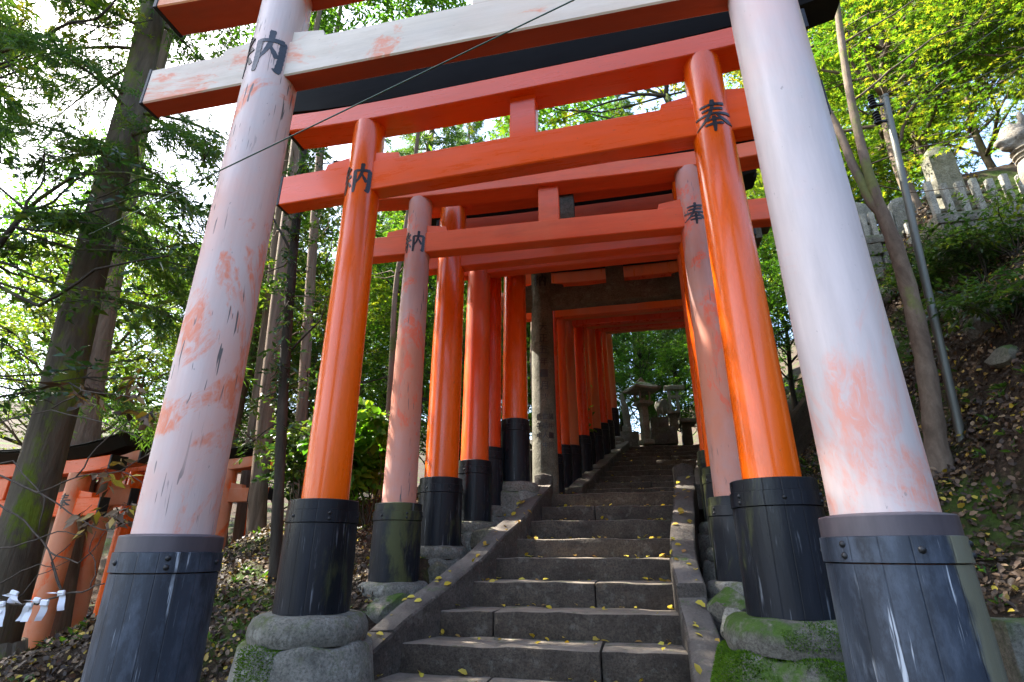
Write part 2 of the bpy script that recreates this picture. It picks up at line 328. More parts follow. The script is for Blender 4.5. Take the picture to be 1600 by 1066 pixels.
# ------------------------------------------------------------------ ground
PY = [-40, -3, 1.9, 3.35, 3.7, 6.19, 7.3, 10.74, 13, 40, 120, 400]
PZ = [-2.6, -1.6, -1.42, -.75, -.56, .60, .62, 1.885, 2.1, 7.0, 24, 50]
CYs = [-40, 0, 4, 6.2, 7.4, 10.8, 14, 40, 400]
CXs = [-.6, -.6, -.6, -.25, .10, .75, 1.3, 3, 3]
def vnoise(x, y, f, seed=0):
    x = x * f + seed * 17.3; y = y * f + seed * 9.1
    return (np.sin(x * 1.7 + np.sin(y * 1.3)) + np.sin(y * 2.1 + 1.3 * np.sin(x * .9 + 2)) + .5 * np.sin(x * 4.1 + y * 3.3)) / 2.5
def ground(x, y, raw=False):
    x = np.asarray(x, float); y = np.asarray(y, float)
    z = np.interp(y, PY, PZ); xc = np.interp(y, CYs, CXs); u = x - xc
    l = np.clip(-u - 1.5, 0, None)
    z = z - .05 * np.minimum(l, 3) - 1.5 * (lambda t: t * t * (3 - 2 * t))(np.clip((l - 1.8) / 3.2, 0, 1)) + .16 * np.clip(l - 12, 0, 60)
    r = np.clip(u - 1.45, 0, None)
    z = z + np.interp(r, [0, .5, 1.3, 2.4, 2.9, 4.5, 8, 40, 400], [0, .22, .72, 2.2, 2.62, 3.2, 5.2, 24, 60])
    z = z + .85 * np.interp(r, [0, .6, 1.7, 3, 6], [0, .15, 1.3, 1.5, .6]) * (lambda t: t * t * (3 - 2 * t))(np.clip((y - 5.9) / 1.1, 0, 1)) * np.clip((12 - y) / 3, 0, 1)
    far = np.clip((np.abs(u) - .9) / .6, 0, 1)
    z = z + far * (.09 * vnoise(x, y, .9) + .05 * vnoise(x, y, 2.3, 2) + .025 * vnoise(x, y, 5.2, 3))
    z = z + .30 * np.exp(-(((x + 3.75) / .8) ** 2 + ((y - 3.2) / .8) ** 2))
    cor = np.clip(1 - (np.abs(u) - 1.0) / .25, 0, 1) * ((y > 1.2) & (y < 11.2))
    return z - .38 * cor
def gz(x, y): return float(ground(x, y))
def hit(x, y, lo=.6, hi=60.):          # where the ray through a pixel meets the ground
    d = ray(x, y); t = lo
    while t < hi:
        p = d * t
        if p[2] < ground(p[0], p[1]): break
        t *= 1.006
    p = d * t; return Vector((p[0], p[1], float(ground(p[0], p[1]))))
def axis(dense_lo, dense_hi, step, far):
    a = np.arange(dense_lo, dense_hi, step); out = [dense_hi]; s = step
    while out[-1] < far: s *= 1.25; out.append(out[-1] + s)
    o2 = [dense_lo - step]; s = step
    while o2[-1] > -far: s *= 1.25; o2.append(o2[-1] - s)
    return np.array(o2[::-1] + list(a) + out)
gx = axis(-11, 8, .085, 400); gy = axis(-1, 16, .085, 400)
X, Y_ = np.meshgrid(gx, gy); Z = ground(X, Y_)
nx, ny = len(gx), len(gy); idx = np.arange(nx * ny).reshape(ny, nx)
T = np.stack([idx[:-1, :-1], idx[:-1, 1:], idx[1:, 1:], idx[1:, :-1]], -1).reshape(-1, 4)
me = fast_mesh('ground', np.stack([X, Y_, Z], -1).reshape(-1, 3), T); me.materials.append(M['floor'])
tag(link('ground', me, smooth=True), kind='structure')

# ------------------------------------------------------------------ stone stairs
def noisy_block(x0, x1, y0, y1, z0, z1, seed, amp=.008, cut=.13, bev=.014, skew=0.):
    """a hewn block with worn edges, wavering arrises and slightly skewed ends"""
    bm = bmesh.new(); bmesh.ops.create_cube(bm, size=1)
    for q in bm.verts: q.co = Vector(((x0 + x1) / 2 + q.co.x * (x1 - x0), (y0 + y1) / 2 + q.co.y * (y1 - y0), (z0 + z1) / 2 + q.co.z * (z1 - z0)))
    n = max(1, int((x1 - x0) / cut))
    bmesh.ops.bevel(bm, geom=bm.edges[:], offset=bev, segments=2, affect='EDGES', profile=.55)
    for i in range(1, n):
        bmesh.ops.bisect_plane(bm, geom=bm.verts[:] + bm.edges[:] + bm.faces[:], plane_co=(x0 + (x1 - x0) * i / n, 0, 0), plane_no=(1, 0, 0))
    rg = random.Random(seed); ph = [rg.uniform(0, 9) for _ in range(6)]
    for q in bm.verts:
        x, y, z = q.co
        q.co.z += amp * (math.sin(x * 9 + ph[0] + y * 7) + .6 * math.sin(x * 23 + ph[1]) + .5 * math.sin(x * 51 + ph[4] + y * 3)) * (1 if z > (z0 + z1) / 2 else .8)
        q.co.y += amp * (math.sin(x * 8 + ph[2] + z * 9) + .7 * math.sin(x * 27 + ph[3]) + .6 * math.sin(x * 58 + ph[5] + z * 30)) + skew * (x - x0)
    bm.verts.index_update()
    v = [q.co.copy() for q in bm.verts]; f = [[q.index for q in ff.verts] for ff in bm.faces]; bm.free(); return v, f
stairs = tag(empty('stone_stairs', (0, 0, 0)), 'flight of worn grey stone steps climbing under the torii gates', kind='structure')
srg = random.Random(5)
LOW = [(-4, 0.165, .354)]
steps = []
xl_ = np.interp; SL_Y = [1.5, 3.7, 4.06, 4.42, 4.77, 5.12, 5.48, 5.83, 6.19]
SL_X = [-2.05, -1.54, -1.38, -1.26, -1.145, -1.06, -.99, -.92, -.88]; SR_X = [.24, .24, .24, .235, .262, .312, .373, .425, .48]
for n in range(-3, 8):
    z = -.5585 + n * .165; y = 3.7075 + n * .3543
    L_, R_ = np.interp(y, SL_Y, SL_X) - .04, np.interp(y, SL_Y, SR_X) + .04
    skew = -.012 if n < 2 else 0.
    cuts = {-2: [.5], -1: [.38], 0: [.71], 1: [.24], 2: [.62], 6: [.4]}.get(n, [])
    xs = [L_] + [L_ + (R_ - L_) * c for c in cuts] + [R_]
    depth = .40 if n < 7 else 1.25
    for a, b in zip(xs[:-1], xs[1:]):
        if b - a < .02: continue
        dz = srg.uniform(-.006, .006)
        v, f = noisy_block(a + .003, b - .003, y + srg.uniform(-.006, .006), y + depth, z - .20, z + dz, srg.random(), .0036, .09, .014, skew)
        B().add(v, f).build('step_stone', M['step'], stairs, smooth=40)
for n in range(10):
    z = .762 + n * .1248; y = 7.45 + n * .3655
    L_ = -.60 + .178 * (y - 7.4); R_ = L_ + 1.36
    c = L_ + (R_ - L_) * srg.uniform(.3, .7)
    for a, b in ((L_, c), (c, R_)):
        v, f = noisy_block(a + .003, b - .003, y, y + (.42 if n < 9 else 2.2), z - .16, z + srg.uniform(-.004, .004), srg.random(), .005, .15, .012)
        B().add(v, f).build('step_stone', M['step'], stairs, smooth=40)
def kerb(p0, p1, w0, h, seed, name='kerb_stone', mat=None):
    """a sloping kerb slab whose inner top edge runs p0 -> p1; w0 is the width to the outside (signed)"""
    p0 = Vector(p0); p1 = Vector(p1); d = (p1 - p0); L = d.length; n = max(2, int(L / .12)); bm = bmesh.new()
    b = B(); rg = random.Random(seed); ph = [rg.uniform(0, 9) for _ in range(4)]; vs_ = []; fs = []
    sx = math.copysign(1, w0); e = .014
    prof = [(0, -h), (0, -e), (e * sx, 0), (w0 - e * sx, -.002), (w0, -e), (w0, -h)]
    for i in range(n + 1):
        t = i / n; p = p0 + d * t
        for (a, z) in prof:
            vs_.append((p.x + a + .006 * math.sin(t * L * 7 + ph[0] + a * 5), p.y + .004 * math.sin(ph[1] + a * 20), p.z + z + .006 * math.sin(t * L * 9 + ph[2] + a * 9)))
    k = len(prof)
    for i in range(n):
        for j in range(k): fs.append((i * k + j, i * k + (j + 1) % k, (i + 1) * k + (j + 1) % k, (i + 1) * k + j))
    fs.append(tuple(range(k))); fs.append(tuple(n * k + j for j in range(k)))
    bm.free(); return b.add(vs_, fs).build(name, mat or M['kerb'], stairs, smooth=40)
def stair_z(y): return -.5585 + (y - 3.7075) / .3543 * .165
def lpt(y, dz=.10): return (float(np.interp(y, SL_Y, SL_X)), y, stair_z(y) + dz)
def rpt(y, dz=.10): return (float(np.interp(y, SL_Y, SR_X)), y, stair_z(y) + dz)
for i, (a, b, dz) in enumerate([(1.7, 2.75, .10), (2.755, 3.62, .11), (3.63, 4.48, .12), (4.485, 5.35, .115), (5.355, 6.2, .10)]):
    kerb(lpt(a, dz), lpt(b, dz), -.19, .34, i)
for i, (a, b, dz) in enumerate([(1.7, 2.9, .09), (2.905, 4.08, .10), (4.09, 4.45, .175), (4.455, 5.15, .165), (5.155, 6.2, .15)]):
    kerb(rpt(a, dz), rpt(b, dz), .19, .36, 20 + i)
for i, (a, b) in enumerate([(7.25, 8.4), (8.405, 9.6), (9.605, 10.9)]):
    zz = lambda y: .762 + (y - 7.45) / .3655 * .1248 + .08
    xx = lambda y: -.60 + .178 * (y - 7.4)
    kerb((xx(a), a, zz(a)), (xx(b), b, zz(b)), -.2, .3, 40 + i)
    kerb((xx(a) + 1.36, a, zz(a)), (xx(b) + 1.36, b, zz(b)), .2, .3, 50 + i)
for (x, nm) in ((-.98, 1), (.56, 2)):
    v, f = noisy_block(x - .10, x + .10, 6.2, 6.38, .45, .80 if nm == 1 else .86, nm, .004, .08, .012)
    vv = [(q[0], q[1], q[2] + (.03 * (1 - abs(q[0] - x) / .1) if q[2] > .7 else 0)) for q in v]
    B().add(vv, f).build('kerb_post', M['kerb'], stairs, smooth=40)

# ------------------------------------------------------------------ torii gates
def glyph_mesh(ch, bold):
    cu = bpy.data.curves.new('glyph', 'FONT'); cu.body = ch; cu.size = 1; cu.offset = min(bold, .011); cu.align_x = 'CENTER'; cu.resolution_u = 2
    o = bpy.data.objects.new('glyph', cu); COL.objects.link(o)
    dg = bpy.context.evaluated_depsgraph_get(); dg.update()
    me = bpy.data.meshes.new_from_object(o.evaluated_get(dg)); bpy.data.objects.remove(o)
    bm = bmesh.new(); bm.from_mesh(me); bpy.data.meshes.remove(me)
    bmesh.ops.remove_doubles(bm, verts=bm.verts[:], dist=.002)
    xs = [v.co.x for v in bm.verts]; ys = [v.co.y for v in bm.verts]; cx, cy = (min(xs) + max(xs)) / 2, (min(ys) + max(ys)) / 2; h = max(ys) - min(ys)
    for v in bm.verts: v.co = Vector(((v.co.x - cx) / h, (v.co.y - cy) / h, 0))
    for i in range(-8, 9):
        bmesh.ops.bisect_plane(bm, geom=bm.verts[:] + bm.edges[:] + bm.faces[:], plane_co=(i * .06, 0, 0), plane_no=(1, 0, 0))
    bm.verts.index_update()
    r = ([tuple(v.co) for v in bm.verts], [tuple(v.index for v in f.verts) for f in bm.faces], [[v.index for v in e.verts] for e in bm.edges if len(e.link_faces) == 1]); bm.free(); return r
GL = {}
def inscription(ch, size, rfun, zc, parent, cx, wide=1.0, bold=.022, thick=.007, az=0., name='inscription', lean=0.):
    """a character wrapped round a pillar of axis (cx,0); az turns it round the pillar"""
    if (ch, bold) not in GL: GL[(ch, bold)] = glyph_mesh(ch, bold)
    v, f, ed = GL[(ch, bold)]; n = len(v); out = []
    fs = []
    for c_, (ox, oy) in enumerate(((0, 0), (.016, .010), (-.016, -.010), (.012, -.018), (-.012, .018)) if bold > .008 else ((0, 0),)):
        o_ = len(out)
        for off in (thick - c_ * .0006, -.012):
            for (x, y, _) in v:
                y = y + oy; z = zc + y * size; r = rfun(z); a = az + ((x + ox) * size * wide) / r; rr = r + off
                out.append((cx + math.sin(a) * rr, -math.cos(a) * rr, z))
        fs += [tuple(o_ + i for i in q) for q in f] + [tuple(o_ + n + i for i in q[::-1]) for q in f] + [(o_ + a, o_ + b, o_ + b + n, o_ + a + n) for a, b in ed]
    return B().add(out, fs).build(name, M['ink'], parent)

BRUSH = {
 '奉': [([(-.31, .325), (-.05, .345), (.29, .365)], [.045, .05, .07]), ([(-.27, .185), (0, .20), (.25, .215)], [.045, .05, .065]), ([(-.46, .03), (0, .05), (.46, .07)], [.045, .05, .07]),
       ([(.01, .5), (-.01, .25), (-.10, .02), (-.25, -.17), (-.48, -.30)], [.085, .07, .065, .05, .015]), ([(.05, .06), (.18, -.10), (.34, -.21), (.50, -.25)], [.03, .065, .10, .02]),
       ([(-.2, -.13), (.20, -.11)], [.045, .06]), ([(-.23, -.275), (.22, -.25)], [.045, .065]), ([(.0, -.01), (.0, -.3), (-.01, -.5)], [.075, .075, .05])],
 '納': [([(-.27, .5), (-.35, .36), (-.46, .235)], [.06, .05, .04]), ([(-.46, .235), (-.27, .245)], [.045, .04]), ([(-.16, .39), (-.28, .22), (-.45, .04)], [.055, .05, .035]), ([(-.48, .025), (-.15, .07)], [.045, .05]), ([(-.21, .18), (-.12, .04)], [.03, .06]),
       ([(-.30, .04), (-.30, -.3), (-.33, -.5)], [.06, .06, .03]), ([(-.38, -.10), (-.49, -.34)], [.055, .02]), ([(-.21, -.09), (-.12, -.28)], [.03, .065]),
       ([(.0, .28), (.01, -.2), (-.01, -.49)], [.075, .07, .055]), ([(-.02, .26), (.2, .275), (.44, .295)], [.055, .055, .08]), ([(.43, .31), (.425, -.2), (.41, -.44), (.31, -.40)], [.085, .08, .09, .015]),
       ([(.21, .53), (.20, .2), (.13, -.02), (.03, -.2)], [.08, .065, .05, .02]), ([(.2, .14), (.28, .0), (.36, -.13)], [.03, .06, .07])]}
def brushed(ch, size, rfun, zc, parent, thick=.006):
    """a brush-written character laid round a pillar, stroke by stroke"""
    b = B()
    for si, (pts, wd) in enumerate(BRUSH[ch]):
        P = []; W = []
        for i in range(len(pts) - 1):
            n = max(2, int(math.dist(pts[i], pts[i + 1]) / .035))
            for k in range(n):
                t = k / n; P.append((pts[i][0] + (pts[i + 1][0] - pts[i][0]) * t, pts[i][1] + (pts[i + 1][1] - pts[i][1]) * t)); W.append(wd[i] + (wd[i + 1] - wd[i]) * t)
        P.append(pts[-1]); W.append(wd[-1])
        for it in range(2): P = [P[0]] + [((P[i - 1][0] + 2 * P[i][0] + P[i + 1][0]) / 4, (P[i - 1][1] + 2 * P[i][1] + P[i + 1][1]) / 4) for i in range(1, len(P) - 1)] + [P[-1]]
        n = len(P); vs_ = []; fs = []; th = thick - si * .00035
        for i in range(n):
            dx, dy = P[min(i + 1, n - 1)][0] - P[max(i - 1, 0)][0], P[min(i + 1, n - 1)][1] - P[max(i - 1, 0)][1]; L = math.hypot(dx, dy) or 1; nx_, ny_ = -dy / L, dx / L
            w_ = W[i] * (.66 if ch == '奉' else .76) * (.72 if i in (0, n - 1) else 1) * (1 + .08 * math.sin(i * 2.1 + si))
            for sg in (1, -1):
                for off in (th, -.012):
                    x, y = P[i][0] + nx_ * w_ * sg, P[i][1] + ny_ * w_ * sg; z = zc + y * size; r = rfun(z); a_ = x * size / r; vs_.append((math.sin(a_) * (r + off), -math.cos(a_) * (r + off), z))
        for i in range(n - 1):
            o = 4 * i; fs += [(o, o + 2, o + 6, o + 4), (o + 1, o + 5, o + 7, o + 3), (o, o + 4, o + 5, o + 1), (o + 2, o + 3, o + 7, o + 6)]
        fs += [(0, 1, 3, 2), (4 * n - 4, 4 * n - 2, 4 * n - 1, 4 * n - 3)]; b.add(vs_, fs)
    return b.build('inscription', M['ink'], parent)

def half_round(r, n=5): return [(r * math.cos(i * math.pi / 2 / n), r * math.sin(i * math.pi / 2 / n)) for i in range(n + 1)]
def torii(label, Y, xl, xr, yaw=0., d0=.30, d1=.26, ds=.40, zsb=(-.3, -.3), zst=.3, nk=(2.55, 2.82), next_=(.8, .75), sh=(3.25, 3.52), shext=(.72, .72),
          pm=('g4', 'g4'), bm_='g4', sm=None, under=None, sl=('slv2', 'slv2'), base=(.33, .33), plinth=(.45, .45), kanji=.28, kz=None, seg=36, group=None,
          nthick=.14, sthick=.24, kas=True, kh=.22, lean=(0, 0), base_mat='base', front_boards=True, kov=.30, kd=.20, strut_mat=None, sort=.05):
    s = (xr - xl); z0 = min(zsb) - .30
    root = empty('torii_gate', ((xl + xr) / 2, Y, z0), -R(yaw)); tag(root, label, 'torii gate', group)
    H = s / 2; zz = lambda z: z - z0
    for i, (cx, b) in enumerate(((-H, zsb[0]), (H, zsb[1]))):
        top = sh[0] + .02; r0, r1 = d0 / 2, d1 / 2; ln = lean[i]
        rf = lambda z: r0 + (r1 - r0) * (z - zz(b)) / (zz(top) - zz(b))
        prof = [(r0 + (r1 - r0) * t, zz(b + .02 + (top - b - .02) * t)) for t in np.linspace(0, 1, 12)]
        bb = B().lathe(prof, seg, (0, 0))
        p = bb.build('pillar', M[pm[i]], root, (cx, 0, 0), smooth=50)
        # black sleeve round the foot with lead plate, band and bolts
        rs = ds / 2; zt = zst[i] if hasattr(zst, '__len__') else zst
        ph = .062 if ds > .34 else .05
        slv = B().lathe([(rs * 1.005, zz(b)), (rs, zz(b + (zt - b) * .5)), (rs * .985, zz(zt - ph - .075))], seg, cap=True).build('sleeve', M[sl[i]], root, (cx, 0, 0), smooth=50)
        B().lathe([(rs * .975, zz(zt - ph - .072)), (rs * 1.012, zz(zt - ph - .070)), (rs * 1.008, zz(zt - ph)), (rs * .97, zz(zt - ph + .002))], seg).build('band', M[sl[i]], slv, smooth=30)
        B().lathe([(rs * .975, zz(zt - ph + .0022)), (rs * .972, zz(zt - .004)), (rs * .95, zz(zt)), (r0 * 1.0, zz(zt) + .006), (r0 * .98, zz(zt) + .006)], seg).build('sleeve_plate', M['plate'] if pm[0] == 'g1' else M[sl[i]], slv, smooth=30)
        if seg > 24:
            for k in range(6):
                a = 2 * math.pi * (k + .2 + .3 * i) / 6; c, q = math.cos(a), math.sin(a); zb = zz(zt - ph - .036)
                for dz in ((-.016, .016) if k % 2 else (0,)):
                    pr = [(h, .011 * math.cos(h / .0085 * 1.3)) for h in (0, .003, .006, .0085)]
                    vs_, fs = [], []
                    for h, r in pr:
                        for j in range(8):
                            t = 2 * math.pi * j / 8; vs_.append(((rs * 1.008 + h) * c - q * r * math.cos(t), (rs * 1.008 + h) * q + c * r * math.cos(t), zb + dz + r * math.sin(t)))
                    for m_ in range(3):
                        for j in range(8): fs.append((m_ * 8 + j, m_ * 8 + (j + 1) % 8, (m_ + 1) * 8 + (j + 1) % 8, (m_ + 1) * 8 + j))
                    fs.append(tuple(24 + j for j in range(8)))
                    B().add(vs_, fs).build('bolt', M['cap'], slv, smooth=True)
        # rounded base stone on a flared plinth
        if base[i]:
            rb = base[i]; hb = .145 if rb > .3 else .11
            pr = [(rb * .80, zz(b) - hb), (rb * .96, zz(b) - hb), (rb, zz(b) - hb * .72), (rb * .985, zz(b) - hb * .42), (rb * .93, zz(b) - hb * .16), (rb * .84, zz(b) - hb * .03), (rs * .9, zz(b) + .001)]
            rg = random.Random(int(Y * 100) + i); ph_ = rg.uniform(0, 6)
            o = B().lathe(pr, seg, cap=False)
            o.v = [(x * (1 + .007 * math.sin(3 * math.atan2(y, x) + ph_)), y * (1 + .007 * math.sin(2 * math.atan2(y, x) + ph_)), z + .003 * math.sin(5 * math.atan2(y, x))) for x, y, z in o.v]
            bs = o.build('base_stone', M[base_mat] if isinstance(base_mat, str) else M[base_mat[i]], root, (cx, 0, 0), smooth=60)
            if plinth[i]:
                rp = plinth[i]; pr = [(rp * 1.12, zz(b) - hb - .55), (rp * 1.04, zz(b) - hb - .25), (rb * 1.10, zz(b) - hb - .02), (rb * 1.02, zz(b) - hb - .001), (rb * .8, zz(b) - hb + .004)]
                o = B().lathe(pr, seg, cap=False)
                o.v = [(x * (1 + .02 * math.sin(3 * math.atan2(y, x) + ph_ + z * 3)), y * (1 + .02 * math.sin(4 * math.atan2(y, x) + ph_)), z + .012 * math.sin(7 * math.atan2(y, x) + ph_)) for x, y, z in o.v]
                o.build('plinth', M[base_mat if isinstance(base_mat, str) else base_mat[i]], bs, smooth=60)
        if kanji:
            brushed('納奉'[i], kanji, rf, zz((kz[i] if kz else (nk[0] + nk[1]) / 2 + .06)), p)
    um = M[under] if under else M[bm_]
    # tie beam through both pillars, black end caps, wedges
    a0, a1 = -H - next_[0], H + next_[1]; e = .008; t2 = nthick / 2
    def bprof(y2, z_0, z_1): return [(-y2 + e, z_0), (y2 - e, z_0), (y2, z_0 + e), (y2, z_1 - e), (y2 - e, z_1), (-y2 + e, z_1), (-y2, z_1 - e), (-y2, z_0 + e)]
    n = 9; stn = [(x, 0, 0) for x in np.linspace(a0, a1, n)]
    tb = B().sweep(bprof(t2, zz(nk[0]), zz(nk[1])), stn, 0, lambda k: 1 if k == 0 else 0).build('tie_beam', [M[bm_], um], root)
    if seg > 20:
        for x0, x1 in ((a0 - .022, a0 + .001), (a1 - .001, a1 + .022)):
            B().box(x0, x1, -t2 - .004, t2 + .004, zz(nk[0]) - .004, zz(nk[1]) + .004, .004).build('end_cap', M['cap'], tb)
    for cx, rr in ((-H, d1 / 2), (H, d1 / 2)):
        for sgn in (-1, 1):
            q0 = cx + sgn * (rr - .02); q1 = cx + sgn * (rr + .20); q2 = cx + sgn * (rr + .185); zt = zz(nk[1]); wt = t2 * .82
            vs_ = [(q0, -wt, zt - .002), (q1, -wt, zt - .002), (q2, -wt, zt + .052), (q0, -wt, zt + .085), (q0, wt, zt - .002), (q1, wt, zt - .002), (q2, wt, zt + .052), (q0, wt, zt + .085)]
            B().add(vs_, [(0, 1, 2, 3), (4, 5, 6, 7), (0, 1, 5, 4), (1, 2, 6, 5), (2, 3, 7, 6), (3, 0, 4, 7)]).build('wedge', M[bm_], root)
    B().box(-.10, .10, -.055, .055, zz(nk[1]) - .001, zz(sh[0]) + .002, .006).build('centre_strut', M[strut_mat or bm_], root)
    # lintel and black roofed top rail, both lifting slightly at the ends
    b0, b1 = -H - shext[0], H + shext[1]; s2 = sthick / 2; c0 = (b0 + b1) / 2; hw = (b1 - b0) / 2
    cur = lambda x: sort * abs((x - c0) / hw) ** 4
    xs = np.linspace(b0, b1, 15); stn = [(x, cur(x), 0) for x in xs]
    lt = B().sweep(bprof(s2, zz(sh[0]), zz(sh[1])), stn, 0, lambda k: 1 if k == 0 else 0).build('lintel', [M[sm or bm_], um], root)
    if seg > 20:
        for x0, x1 in ((b0 - .03, b0 + .001), (b1 - .001, b1 + .03)):
            B().box(x0, x1, -s2 - .005, s2 + .005, zz(sh[0]) + cur(b0) - .005, zz(sh[1]) + cur(b0) - .004, .004).build('end_cap', M['cap'], lt)
    if kas:
        k0, k1 = b0 - kov, b1 + kov; hw2 = (k1 - k0) / 2
        cur2 = lambda x: cur(x) + sort * 1.2 * abs((x - c0) / hw2) ** 5
        zt = zz(sh[1]) + .003
        pr = [(-s2 * .98, zt), (s2 * .98, zt), (kd, zt + kh * .80), (kd, zt + kh * .93), (0, zt + kh * 1.2), (-kd, zt + kh * .93), (-kd, zt + kh * .80)]
        stn = [(x, cur2(x), 0) for x in np.linspace(k0, k1, 17)]
        kr = B().sweep(pr, stn).build('top_rail', M['black'], root)
        pr = [(-kd - .035, zt + kh * .925), (-kd - .035, zt + kh * .955), (0, zt + kh * 1.27), (kd + .035, zt + kh * .955), (kd + .035, zt + kh * .925), (0, zt + kh * 1.225)]
        B().sweep(pr, [(x * 1.006, dz, dy) for x, dz, dy in stn]).build('roof_sheet', M['roofsheet'], kr)
    return root

MAIN = 'torii gates over the stairs'
G1 = torii('nearest torii gate, faded pinkish white with worn blue-black sleeves', 2.0, -1.853, .775, 0, .308, .276, .385, (-1.05, -1.05), (.055, .10), (2.472, 2.735), (.81, .8), (3.19, 3.47), (.88, .85),
      ('g1', 'g1r'), 'g1b', 'g1s', 'under', ('slv1', 'slv1r'), (.33, .33), (.42, .42), .30, (2.60, 2.90), 56, MAIN, nthick=.125, sthick=.22, kh=.28)
G2 = torii('glossy bright orange torii gate, second from the viewer', 3.15, -1.895, .72, 1.8, .294, .252, .43, (-.335, -.29), (.29, .338), (2.585, 2.86), (.70, .68), (3.24, 3.415), (.70, .66),
      ('g2', 'g2'), 'g2b', None, None, ('slv2', 'slv2'), (.335, .335), (.385, .42), .262, (2.666, 2.674), 56, MAIN, base_mat=('base', 'mossy'), kh=.26)
G3 = torii('third torii gate, dull worn pink pillars with algae-green sleeves', 4.40, -1.905, .745, -1.9, .292, .235, .395, (-.225, -.20), (.36, .37), (2.715, 2.94), (.55, .68), (3.335, 3.50), (.62, .68),
      ('g3', 'g3'), 'g3b', None, None, ('slv3', 'slv3'), (.285, .285), (.30, .34), .225, (2.815, 2.815), 48, MAIN, kh=.2, sthick=.22)
G4 = torii('fourth torii gate, orange with a weathered grey centre strut', 4.95, -1.755, .80, 0, .325, .29, .41, (.04, .03), (.63, .66), (2.86, 3.06), (.42, .55), (3.62, 3.80), (.5, .5),
      ('g4', 'g4'), 'g3b', None, None, ('slv2', 'slv3'), (.27, .25), (.27, .3), 0, None, 36, MAIN, kh=.18, strut_mat='torii_stone')
G5 = torii('fifth torii gate, slim orange pillars just behind the fourth', 5.50, -1.59, .82, 0, .30, .26, .365, (.27, .25), (.866, .89), (3.05, 3.25), (.42, .5), (3.62, 3.80), (.5, .5),
      ('g5', 'g5'), 'g3b', None, None, ('slv2', 'slv3'), (.25, .25), (.27, .27), .25, (3.21, 3.2), 36, MAIN, kh=.18)
G6 = torii('sixth torii gate, red pillar half hidden behind the fifth', 5.80, -1.52, .92, 0, .28, .25, .34, (.44, .44), (1.05, 1.06), (3.22, 3.42), (.4, .5), (3.78, 3.95), (.5, .5),
      ('far', 'far'), 'g3b', None, None, ('slv2', 'slv2'), (.22, .22), (.25, .25), 0, None, 28, MAIN, kh=.17)
G7 = torii('seventh torii gate, red pillar with a tall black sleeve before the stone torii', 6.02, -1.265, .98, 0, .306, .27, .345, (.70, .62), (1.40, 1.42), (3.62, 3.82), (.4, .5), (4.2, 4.4), (.5, .5),
      ('g4', 'g4'), 'g5', None, None, ('slv2', 'slv2'), (.27, .25), (.28, .27), 0, None, 28, MAIN, kh=.17)
# the grey stone torii
zg = .45
ST = tag(empty('stone_torii', (-.02, 6.40, zg)), 'weathered grey stone torii standing among the red gates', 'torii gate')
for i, cx in enumerate((-.96, 1.02)):
    p = B().lathe([(.158, -.1), (.155, .2), (.145, 1.5), (.134, 3.2 - .05), (.134, 3.62 - zg + .2)], 32).build('pillar', M['torii_stone'], ST, (cx, 0, 0), smooth=50)
    brushed('納奉'[i], .17, lambda z: .137, 3.33 - zg, p, .004)
    if i == 0:
        for k, ch in enumerate('大正五年一月建之'): inscription(ch, .10, lambda z: .144, 2.66 - zg - k * .155, p, 0, 1, .004, .002, .22)
        for c_, (az, txt) in enumerate(((-.28, '氏子中'), (.22, '世話人中'), (.72, '講中一同'))):
            for k, ch in enumerate(txt): inscription(ch, .072, lambda z: .150, 1.50 - zg - k * .115, p, 0, 1, .003, .002, az)
v, f = noisy_block(-1.62, 1.7, -.085, .085, 2.97 - zg, 3.225 - zg, 3, .004, .25, .012); B().add(v, f).build('tie_beam', M['torii_stone'], ST, smooth=40)
v, f = noisy_block(-.10, .13, -.10, .10, 3.10 - zg, 3.62 - zg, 4, .004, .1, .012); B().add(v, f).build('centre_strut', M['torii_stone'], ST, smooth=40)
for cx in (-.96, 1.02):
    for sg in (-1, 1):
        x0 = cx + sg * .11; x1 = cx + sg * .30; z = 3.225 - zg
        B().add([(x0, -.06, z - .004), (x1, -.06, z - .004), (x1, -.06, z + .05), (x0, -.06, z + .09), (x0, .06, z - .004), (x1, .06, z - .004), (x1, .06, z + .05), (x0, .06, z + .09)], [(0, 1, 2, 3), (4, 5, 6, 7), (0, 1, 5, 4), (1, 2, 6, 5), (2, 3, 7, 6), (3, 0, 4, 7)]).build('wedge', M['torii_stone'], ST)
v, f = noisy_block(-1.75, 1.85, -.13, .13, 3.62 - zg, 3.82 - zg, 5, .004, .3, .012); B().add(v, f).build('lintel', M['torii_stone'], ST, smooth=40)
v, f = noisy_block(-1.9, 2.0, -.17, .17, 3.823 - zg, 4.0 - zg, 6, .004, .3, .012); B().add(v, f).build('top_rail', M['torii_stone'], ST, smooth=40)
# the close row of red gates up the second flight
ROWY = [7.0, 7.5, 7.9, 8.3, 8.8, 9.2, 9.7, 10.2, 10.9]
EDGE = [-.85, -.79, -.70, -.57, -.54, -.43, -.33, -.255, -.16]
TOPQ = [.165, .181, .18, .197, .203, .209, .219, .224, .246]
for i, (y, e_, q) in enumerate(zip(ROWY, EDGE, TOPQ)):
    zt = q * y; n0 = zt + 1.93 - .02 * i
    torii('%s red torii gate up the second flight, counted from the stone torii' % ORD[i], y, e_ - .125, e_ - .125 + 2.15 + .02 * i, 0, .25, .225, .29, (zt - .58, zt - .58), zt, (n0, n0 + .17), (.35, .35), (n0 + .5, n0 + .68), (.4, .4),
          (('far', 'far'), ('g5', 'g5'), ('far2', 'far2'))[i % 3], ('g5', 'far2', 'far')[i % 3], None, None, ('slv2', 'slv2'), (.22, .22), (.22, .22), 0, None, 24, 'row of red torii up the second flight', kh=.15, kov=.2, kd=.17, sthick=.18, nthick=.11)
